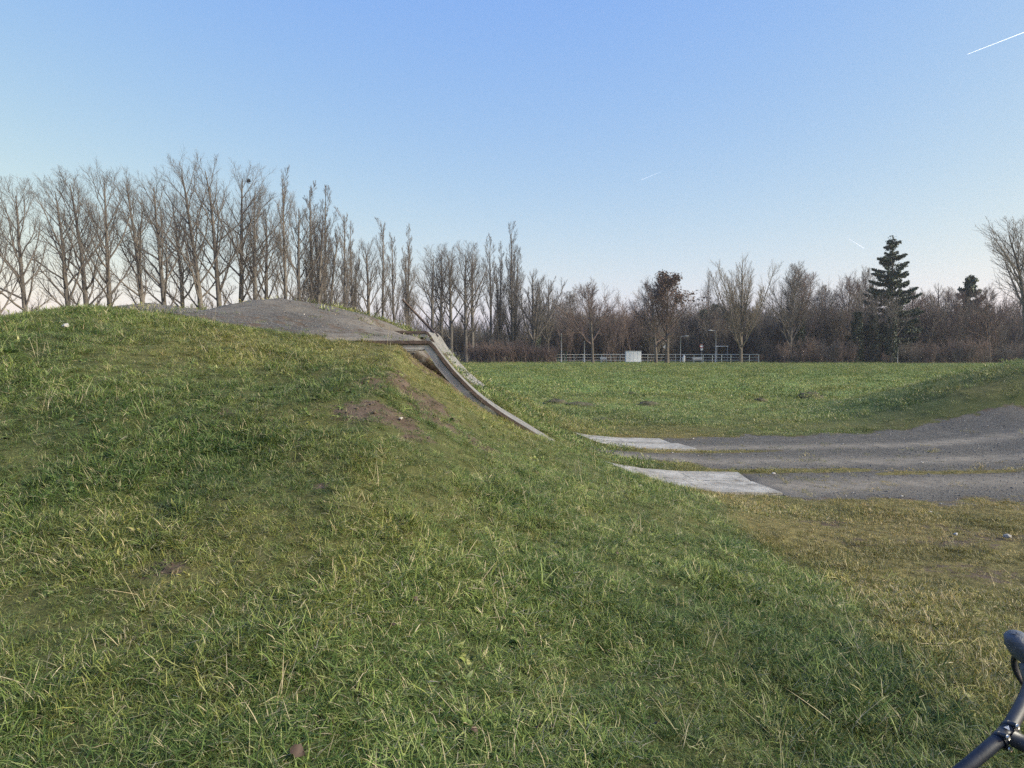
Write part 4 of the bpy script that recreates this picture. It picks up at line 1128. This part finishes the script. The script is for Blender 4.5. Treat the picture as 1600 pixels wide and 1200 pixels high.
hedge(735, 868, 105, 3.3, 46, 'dense reddish brown leafless hedge at the left end of the meadow')
# straw coloured fringe at the far edge of the meadow
n = 900
p = RT.uniform(735, 1640, n); d = RT.uniform(101.0, 103.5, n); x = (p - 800) / F_PX * d
scatter('straw_fringe', np.stack([x, d, height(x, d)], 1), np.stack([0 * p, 0 * p, RT.random(n) * 6.28], 1), RT.uniform(2.0, 5.5, n) * np.where(p < 1200, 1, .7), RT.integers(13, 17, n), TC, 'straw coloured rank grass fringing the far edge of the meadow', 'grass', {'dry': RT.uniform(0.5, 1.0, n), 'hue': RT.uniform(.4, .8, n)})

# ------------------------------------------------------------------ fence, box, lamps and buildings beyond the meadow
FD = 108.0                                        # distance of the rail fence
def fx_(px, d=FD): return (px - 800) / F_PX * d
fence = empty('rail_fence', (fx_(1025), FD, 0)); tag(fence, 'long pale grey metal rail fence with three rails beyond the meadow', 'fence')
x0, x1 = fx_(868) - fx_(1025), fx_(1185) - fx_(1025)
gz = float(height(0, FD))
pm = MB().box((-0.035, -0.035, -0.3), (0.035, 0.035, 1.32)).mesh('post', M['rail'])
n = 22
for i in range(n + 1):
    o = ob('post', pm, fence, (x0 + (x1 - x0) * i / n, 0, gz))
for z, r in ((1.28, 0.042), (0.86, 0.028), (0.44, 0.028)):
    MB().tube([(x0 - 0.1, -0.06, gz + z), (x1 + 0.1, -0.06, gz + z)], r, 8).build('rail', M['rail'], fence, True)
# white box
w, h = 24 / F_PX * 106, 1.78
bx = empty('white_box', (fx_(989, 106), 106, gz)); tag(bx, 'white panelled sheet metal box in front of the rail fence', 'box')
MB().box((-w / 2, -0.45, 0.22), (w / 2, 0.45, h)).build('body', M['white'], bx)
for i in range(4): MB().box((-w / 2 + i * w / 4 + 0.012, -0.475, 0.26), (-w / 2 + (i + 1) * w / 4 - 0.012, -0.4525, h - 0.05)).build('panel', M['white'], bx)
MB().box((-w / 2 - 0.05, -0.52, h + 0.002), (w / 2 + 0.05, 0.5, h + 0.05)).build('lid', M['greymetal'], bx)
for sx in (-1, 1):
    MB().box((sx * w / 2 * 0.85 - 0.05, -0.3, -0.1), (sx * w / 2 * 0.85 + 0.05, 0.3, 0.218)).build('foot', M['greymetal'], bx)
# small low bench like crates beside the fence
for px, ww, lab in ((943, 1.0, 'dark bench against the fence left of the white box'), (1090, 1.5, 'pale bench behind the fence near the road sign')):
    b = empty('bench', (fx_(px, 109.5), 109.5, gz)); tag(b, lab, 'bench')
    MB().box((-ww / 2, -0.2, 0.42), (ww / 2, 0.2, 0.48)).build('seat', M['greymetal'], b)
    MB().box((-ww / 2, 0.22, 0.55), (ww / 2, 0.26, 0.9)).build('backrest', M['greymetal'], b)
    for sx in (-1, 1): MB().box((sx * ww * .4 - .03, -.18, -.1), (sx * ww * .4 + .03, .218, .418)).build('leg', M['greymetal'], b)
# street lamps and masts
def lamp(px, ty, d, lab, arm):
    x = fx_(px, d); H = z_at(ty, d); e = empty('street_lamp', (x, d, gz)); tag(e, lab, 'street lamp', 'street lamps')
    MB().tube([(0, 0, -.2), (0, 0, H * .5), (0, 0, H)], [.075, .06, .045], 8).build('pole', M['greymetal'], e, True)
    MB().tube([(0, 0, H - .02), (arm * .25, 0, H + .10), (arm * .7, 0, H + .12)], .03, 6).build('arm', M['greymetal'], e, True)
    MB().loft([(arm * .6, 0, H + .12), (arm * .75, 0, H + .13), (arm * 1.15, 0, H + .13), (arm * 1.3, 0, H + .11)], [.05, .13, .15, .04], [.04, .06, .05, .02], k=10).build('lamp_head', M['white'], e, True)
lamp(1063, 526, 113, 'short street lamp with thin pale pole right of the two round trees', 1)
lamp(1118, 517, 116, 'taller street lamp before the dark evergreens', -1)
for px, ty, d, lab in ((877, 522, 112, 'slim grey mast beside the green mesh gate'), (913, 534, 112, 'stout pale mast left of the round tree by the fence')):
    e = empty('mast', (fx_(px, d), d, gz)); tag(e, lab, 'mast'); H = z_at(ty, d)
    MB().tube([(0, 0, -.2), (0, 0, H)], [.09, .06], 8).build('pole', M['greymetal'], e, True)
    MB().tube([(0, 0, H + .002), (0, 0, H + .10)], [.085, .05], 8).build('cap', M['greymetal'], e, True)
# green mesh gate at the hedge end
e = empty('mesh_gate', (fx_(878, 107), 107, gz)); tag(e, 'dark green wire mesh gate at the end of the brown hedge', 'gate')
H = z_at(548, 107)
for sx in (-.62, .62): MB().tube([(sx, 0, -.2), (sx, 0, H)], .05, 8).build('post', M['green'], e, True)
MB().tube([(-.62, 0, H - .06), (.62, 0, H - .06)], .025, 6).build('rail', M['green'], e, True)
for i in range(1, 12): MB().tube([(-.62 + 1.24 * i / 12, 0, .08), (-.62 + 1.24 * i / 12, 0, H - .08)], .009, 4).build('wire', M['green'], e, True)
# road sign: round plate over a smaller plate
e = empty('road_sign', (fx_(1096, 114), 114, gz)); tag(e, 'round road sign with a small plate under it on a thin post', 'sign')
H = z_at(537, 114)
MB().tube([(0, 0, -.2), (0, 0, H)], .035, 8).build('post', M['greymetal'], e, True)
MB().tube([(0, -.06, H - .30), (0, -.04, H - .30)], .31, 24).build('sign_plate', M['red'], e, True)
MB().tube([(0, -.068, H - .30), (0, -.0605, H - .30)], .23, 24).build('sign_face', M['white'], e, True)
MB().box((-.2, -.06, H - .98), (.2, -.042, H - .66)).build('small_plate', M['white'], e)
# tilted white board
e = empty('pennant', (fx_(1037, 110), 110, gz)); tag(e, 'small white triangular pennant on a pole between the two round trees', 'pennant')
MB().tube([(.5, 0, -.2), (.5, 0, 3.1)], .03, 6).build('pole', M['greymetal'], e, True)
MB().add([(.46, -.015, 3.05), (-.15, -.015, 2.35), (.46, -.015, 1.95), (.46, .015, 3.05), (-.15, .015, 2.35), (.46, .015, 1.95)], [(0, 1, 4, 3), (1, 2, 5, 4), (2, 0, 3, 5)], [(0, 2, 1), (3, 4, 5)]).build('cloth', M['white'], e)
# white sack hung on the fence
sk = MB().loft([(0, 0, .12), (0, 0, .3), (.02, 0, .7), (.06, 0, 1.05), (.04, 0, 1.25)], [.10, .22, .24, .15, .04], [.08, .15, .14, .10, .03], up=(0, 1, 0), k=12)
tag(sk.build('white_sack', M['white'], None, True, (fx_(1068, 107.5), 107.5, gz)), 'white sack hanging on the fence beside the short lamp', 'sack')
# flat roofed shelter
e = empty('shelter', (fx_(1126, 121), 121, gz)); tag(e, 'open flat roofed shelter with a white edge behind the taller lamp', 'shelter')
H = z_at(540, 121)
MB().box((-1.0, -.8, H - .12), (1.0, .8, H)).build('roof', M['white'], e)
for sx in (-.85, .85):
    for sy in (-.7, .7): MB().box((sx - .04, sy - .04, -.1), (sx + .04, sy + .04, H - .122)).build('post', M['greymetal'], e)
# white house behind the egg shaped tree
hd = 140.0
e = empty('white_house', (fx_(1164, hd), hd, gz)); tag(e, 'low white house glimpsed behind the egg shaped tree', 'house')
H = z_at(541, hd); wd = 30 / F_PX * hd
MB().box((-wd / 2, 0, -.2), (wd / 2, 5, H)).build('wall', M['white'], e)
MB().add([(-wd / 2 - .3, -.3, H + .003), (wd / 2 + .3, -.3, H + .003), (wd / 2 + .3, 5.3, H + .003), (-wd / 2 - .3, 5.3, H + .003), (-wd / 2 - .3, 2.5, H + 1.7), (wd / 2 + .3, 2.5, H + 1.7)],
         [(0, 1, 5, 4), (2, 3, 4, 5), (3, 2, 1, 0)], [(1, 2, 5), (3, 0, 4)]).build('roof', M['roof'], e)
for i in range(3):
    xw = -wd / 2 + wd * (i + .5) / 3
    f = MB().box((xw - .42, -.04, .9), (xw + .42, -.002, 2.1)).build('window', M['greymetal'], e)
    MB().box((xw - .36, -.05, .96), (xw + .36, -.042, 2.04)).build('pane', M['glass'], f)
e = empty('white_gable', (fx_(1147, 150), 150, gz)); tag(e, 'small white gabled house end left of the white house', 'house')
zt = z_at(531, 150); zb = z_at(541, 150)
MB().add([(-1.2, 0, -.2), (1.2, 0, -.2), (1.2, 0, zb), (0, 0, zt), (-1.2, 0, zb), (-1.2, 4, -.2), (1.2, 4, -.2), (1.2, 4, zb), (0, 4, zt), (-1.2, 4, zb)],
         [(0, 1, 2, 4), (1, 6, 7, 2), (5, 0, 4, 9), (6, 5, 9, 7)], [(4, 2, 3), (7, 9, 8)]).build('wall', M['white'], e)
MB().add([(-1.4, -.2, zb - .12), (0, -.2, zt + .06), (1.4, -.2, zb - .12), (-1.4, 4.2, zb - .12), (0, 4.2, zt + .06), (1.4, 4.2, zb - .12)], [(0, 1, 4, 3), (1, 2, 5, 4)]).build('roof', M['roof'], e)
e = empty('boundary_stake', (fx_(1402, 103), 103, gz)); tag(e, 'pale wooden stake standing before the wood right of the spruce', 'stake')
MB().tube([(0, 0, -.2), (.04, 0, 2.2)], [.05, .04], 6).build('shaft', M['pale_stone'], e, True)
MB().tube([(.04, 0, 2.202), (.045, 0, 2.3)], [.04, .005], 6).build('tip', M['pale_stone'], e, True)

# ------------------------------------------------------------------ distant hill, haze, contrails
HD = 1400.0
hx = np.linspace(-810, 810, 121); hy = np.linspace(-220, 220, 25)
HX, HY = np.meshgrid(hx, hy)
prof_h = np.interp(HX, np.array([-1500, -560, -420, -330, -260, -190, -100, 40, 300, 900, 1500]) * .54, np.array([0, 10, 45, 70, 76, 92, 80, 58, 48, 42, 0]) * .52) * (0.93 + 0.14 * fbm(HX * 0.022, HY * 0.022, 4, 71))
HZ = prof_h * np.cos(np.clip(HY / 220, -1, 1) * np.pi / 2) ** 0.8 + 4 * fbm(HX * 0.06, HY * 0.06, 2, 5) - 3
i_ = np.arange(HX.size).reshape(HX.shape)
hq = np.stack([i_[:-1, :-1], i_[:-1, 1:], i_[1:, 1:], i_[1:, :-1]], -1).reshape(-1, 4)
o = ob('hill', mesh_np('hill', np.stack([HX, HY + HD, HZ], -1).reshape(-1, 3), hq, M['hill'])); tag(o, 'low blue wooded hill far off between the poplar trunks', kind='structure')

hz = MB().box((-1500, -200, -8), (1500, 1750, 60))
mh, Nh, Lh, Bh = newmat('haze_air')
Nh.remove(Bh)
pv = nd(Nh, 'ShaderNodeVolumePrincipled'); pv.inputs['Color'].default_value = (0.86, 0.90, 1.0, 1); pv.inputs['Density'].default_value = 0.00028; pv.inputs['Anisotropy'].default_value = 0.2
Lh.new(pv.outputs[0], Nh['Material Output'].inputs['Volume'])
HAZE = True
if HAZE: tag(hz.build('haze', mh), 'thin pale evening haze filling the air', 'haze', kind='stuff')

def contrail(pa, pb, w, cover, lab):
    """thin line of ice cloud at 9 km, fading at one end"""
    pts = []
    for p in (pa, pb):
        d = ray(*p); pts.append(np.array([0, 0, CAM_Z]) + d * (9000.0 / max(d[2], 0.16)) * (1.0))
    a, b = pts; n = 24
    t = np.linspace(0, 1, n)[:, None]
    me_ = MB().tube(a * (1 - t) + b * t, w * np.linspace(0.75, 1.15, n), 10)
    me = me_.mesh('contrail', M['contrail'], True)
    co = np.zeros(len(me.vertices) * 3, np.float32); me.vertices.foreach_get('co', co); co = co.reshape(-1, 3)
    s = np.clip(((co - a) @ (b - a)) / ((b - a) @ (b - a)), 0, 1)
    fattr(me, 'cover', np.interp(s, [0, 1], cover))
    tag(ob('contrail', me), lab, 'contrail', 'aircraft contrails')
contrail((1511, 85), (1640, 35), 8, (0.28, 0.36), 'bright white contrail slanting up to the top right corner')
contrail((1002, 281), (1034, 268), 11, (0.14, 0.02), 'faint short contrail in the sky right of centre')
contrail((1318, 368), (1350, 388), 12, (0.02, 0.30), 'short contrail falling to the right above the spruce')
contrail((934, 382), (960, 374), 14, (0.10, 0.03), 'faintest contrail low over the centre trees')

# ------------------------------------------------------------------ bicycle at the right edge, leaning towards the camera
FW = np.array([-0.50, 0.866, 0.0]); FW /= np.linalg.norm(FW)
LAT = np.array([FW[1], -FW[0], 0.0])              # rider's right
LEAN = math.radians(20)
LATL = LAT * math.cos(LEAN) + np.array([0, 0, 1]) * math.sin(LEAN)
UPL = -LAT * math.sin(LEAN) + np.array([0, 0, 1]) * math.cos(LEAN)
def on_plane(px, py, z):
    d = ray(px, py); return np.array([0, 0, CAM_Z]) + d * ((z - CAM_Z) / d[2])
CL = on_plane(1570, 1147, 0.93)                  # middle of the stem clamp
def B_(f, l, u): return CL + FW * f + LATL * l + UPL * u
bike = empty('bicycle', (0, 0, 0)); tag(bike, 'dark navy drop bar bicycle of which only the handlebar reaches into the lower right corner', 'bicycle')
def smooth(pts, n=10):
    P = np.array(pts); P = np.concatenate([[2 * P[0] - P[1]], P, [2 * P[-1] - P[-2]]]); out = []
    for i in range(1, len(P) - 2):
        for t in np.linspace(0, 1, n, endpoint=False):
            a, b, c, d = P[i - 1], P[i], P[i + 1], P[i + 2]
            out.append(0.5 * (2 * b + (c - a) * t + (2 * a - 5 * b + 4 * c - d) * t * t + (3 * b - a - 3 * c + d) * t ** 3))
    out.append(P[-2]); return np.array(out)
side = [(0.0, 0.0, 0.0), (0.004, 0.04, 0.0), (0.014, 0.09, -0.006), (0.028, 0.14, -0.016), (0.044, 0.19, -0.028), (0.056, 0.236, -0.044), (0.070, 0.250, -0.072), (0.060, 0.255, -0.112), (0.015, 0.260, -0.140), (-0.05, 0.264, -0.145)]
pl = [B_(f, -l, u) for f, l, u in side[::-1]] + [B_(f, l, u) for f, l, u in side[1:]]
bp_ = smooth(pl, 8)
ld = np.linalg.norm(bp_ - CL, axis=1)
hb = MB().tube(bp_, np.interp(ld, [0, .05, .12, .3], [.0120, .0118, .0112, .0108]), 20).build('handlebar', M['bar'], bike, True)
for sgn in (-1, 1):                                # two clamp bands of the stem face plate
    c0, c1 = sgn * 0.0115, sgn * 0.0215
    MB().tube([B_(0, c0, 0), B_(0, c0 + sgn * .001, 0), B_(0, c1 - sgn * .001, 0), B_(0, c1, 0)], [.0132, .0140, .0140, .0132], 28).build('clamp_band', M['clamp'], bike, True)
    for du, f in ((0.0122, -0.009), (-0.0122, -0.009)):
        b0 = B_(f - .004, (c0 + c1) / 2, du * 1.02); b1 = B_(f + .010, (c0 + c1) / 2, du * 1.02)
        bo = MB().tube([b0, b1], .0044, 10).build('bolt', M['clamp'], bike, True)
        MB().tube([b0 - FW * .004, b0], .0040, 12).build('bolt_head', M['steel'], bo, True)
MB().tube([B_(0, -.0110, 0), B_(0, .0110, 0)], .0130, 28).build('face_plate', M['clamp'], bike, True)
# small pale triangle printed on the plate
tc_ = B_(-0.004, 0.004, 0.0132); MB().add([tc_ + LATL * .005 + UPL * .001, tc_ - LATL * .004 - FW * .006 + UPL * .0, tc_ - LATL * .004 + FW * .004 + UPL * .0013], None, [(0, 1, 2), (2, 1, 0)]).build('printed_mark', M['white'], bike)
STB = B_(-0.095, 0, -0.012)
MB().tube([B_(-.014, 0, -.002), B_(-.05, 0, -.007), STB], [.0140, .0135, .0165], 16).build('stem', M['clamp'], bike, True)
MB().tube([STB + UPL * .028, STB + UPL * .022, STB - UPL * .025], [.012, .0185, .0185], 16).build('stem_cap', M['clamp'], bike, True)
def hood(sgn):
    l = sgn * 0.250
    P = [B_(0.008, sgn * .222, -0.040), B_(0.030, l - sgn * .006, -0.034), B_(0.050, l, -0.030), B_(0.070, l, -0.024), B_(0.086, l, -0.014), B_(0.096, l, 0.002), B_(0.098, l, 0.014), B_(0.097, l, 0.020)]
    h = MB().loft(P, [.014, .019, .021, .021, .020, .020, .017, .005], [.015, .021, .024, .026, .026, .022, .017, .005], up=UPL + FW * .01, k=20, pw=2.4).build('brake_hood', M['hood'], bike, True)
    LV_ = smooth([B_(0.086, l, -0.022), B_(0.106, l, -0.046), B_(0.104, l, -0.084), B_(0.082, l, -0.124)], 6)
    MB().loft(LV_, np.linspace(.009, .007, len(LV_)), np.linspace(.006, .004, len(LV_)), up=FW, k=10).build('brake_lever', M['clamp'], bike, True)
    MB().loft([B_(0.023, l - sgn * .016, -0.054), B_(0.044, l - sgn * .024, -0.060), B_(0.070, l - sgn * .024, -0.054), B_(0.086, l - sgn * .014, -0.040)], [.006, .013, .013, .005], [.012, .024, .024, .008], up=UPL, k=14).build('lever_body', M['hood'], h, True)
hood(1); hood(-1)
# the rest of the bicycle stands outside the picture
def G_(f, l, z):                                  # z measured along the leaning plane from the wheel contact line
    return CL + FW * f + LATL * l + UPL * (z - 0.93 / math.cos(LEAN))
HT0, HT1 = STB - UPL * .03, STB - UPL * .03 + FW * .04 - UPL * .15
FAX = G_(0.06, 0, 0.345); RAX = G_(-0.95, 0, 0.345); BB = G_(-0.53, 0, 0.28); STP = G_(-0.66, 0, 0.78)
fr = MB().tube([HT0, HT1], .021, 14)
for a, b, r in ((HT0 - UPL * .03, STP, .015), (HT1, BB, .019), (BB, STP + (STP - BB) * .12, .015)): fr.tube([a, b], r, 12)
for s in (-1, 1): fr.tube([STP - UPL * .04, RAX + LATL * s * .06], .008, 8).tube([BB, RAX + LATL * s * .06], .010, 8)
fr.build('frame', M['bar'], bike, True)
fk = MB()
for s in (-1, 1): fk.tube(smooth([HT1 - UPL * .02, HT1 + LATL * s * .05 - UPL * .06, FAX + LATL * s * .05], 5), .013, 10)
fk.build('fork', M['bar'], bike, True)
for ax in (FAX, RAX):
    w_ = MB().torus(ax, LATL, 0.325, 0.016, 56, 10).build('wheel', M['tyre'], bike, True)
    MB().torus(ax, LATL, 0.300, 0.011, 56, 8).build('rim', M['clamp'], w_, True)
    sp = MB(); e1 = FW; e2 = UPL
    for k in range(24):
        a = k * math.pi / 12; sp.tube([ax + LATL * (.03 if k % 2 else -.03), ax + (e1 * math.cos(a) + e2 * math.sin(a)) * .295], .0011, 4, False)
    sp.build('spokes', M['steel'], w_, True); MB().tube([ax - LATL * .05, ax + LATL * .05], .018, 14).build('hub', M['clamp'], w_, True)
SD = STP + (STP - BB) / np.linalg.norm(STP - BB) * .20
MB().tube([STP, SD], .0136, 12).build('seat_post', M['clamp'], bike, True)
MB().loft([SD - FW * .13, SD - FW * .12, SD - FW * .05, SD + FW * .05, SD + FW * .13, SD + FW * .14], [.03, .072, .06, .03, .022, .008], [.01, .024, .022, .02, .018, .006], up=UPL, k=16).build('saddle', M['clamp'], bike, True)
MB().torus(BB, LATL, .095, .004, 40, 6).build('chainring', M['steel'], bike, True)
for s in (-1, 1):
    cr_ = MB().tube([BB + LATL * s * .05, BB + LATL * s * .07 + FW * s * .12 - UPL * s * .12], .011, 8).build('crank', M['clamp'], bike, True)
    pc = BB + LATL * s * .11 + FW * s * .12 - UPL * s * .12; MB().tube([pc - FW * .045, pc + FW * .045], .014, 8).build('pedal', M['clamp'], cr_, True)
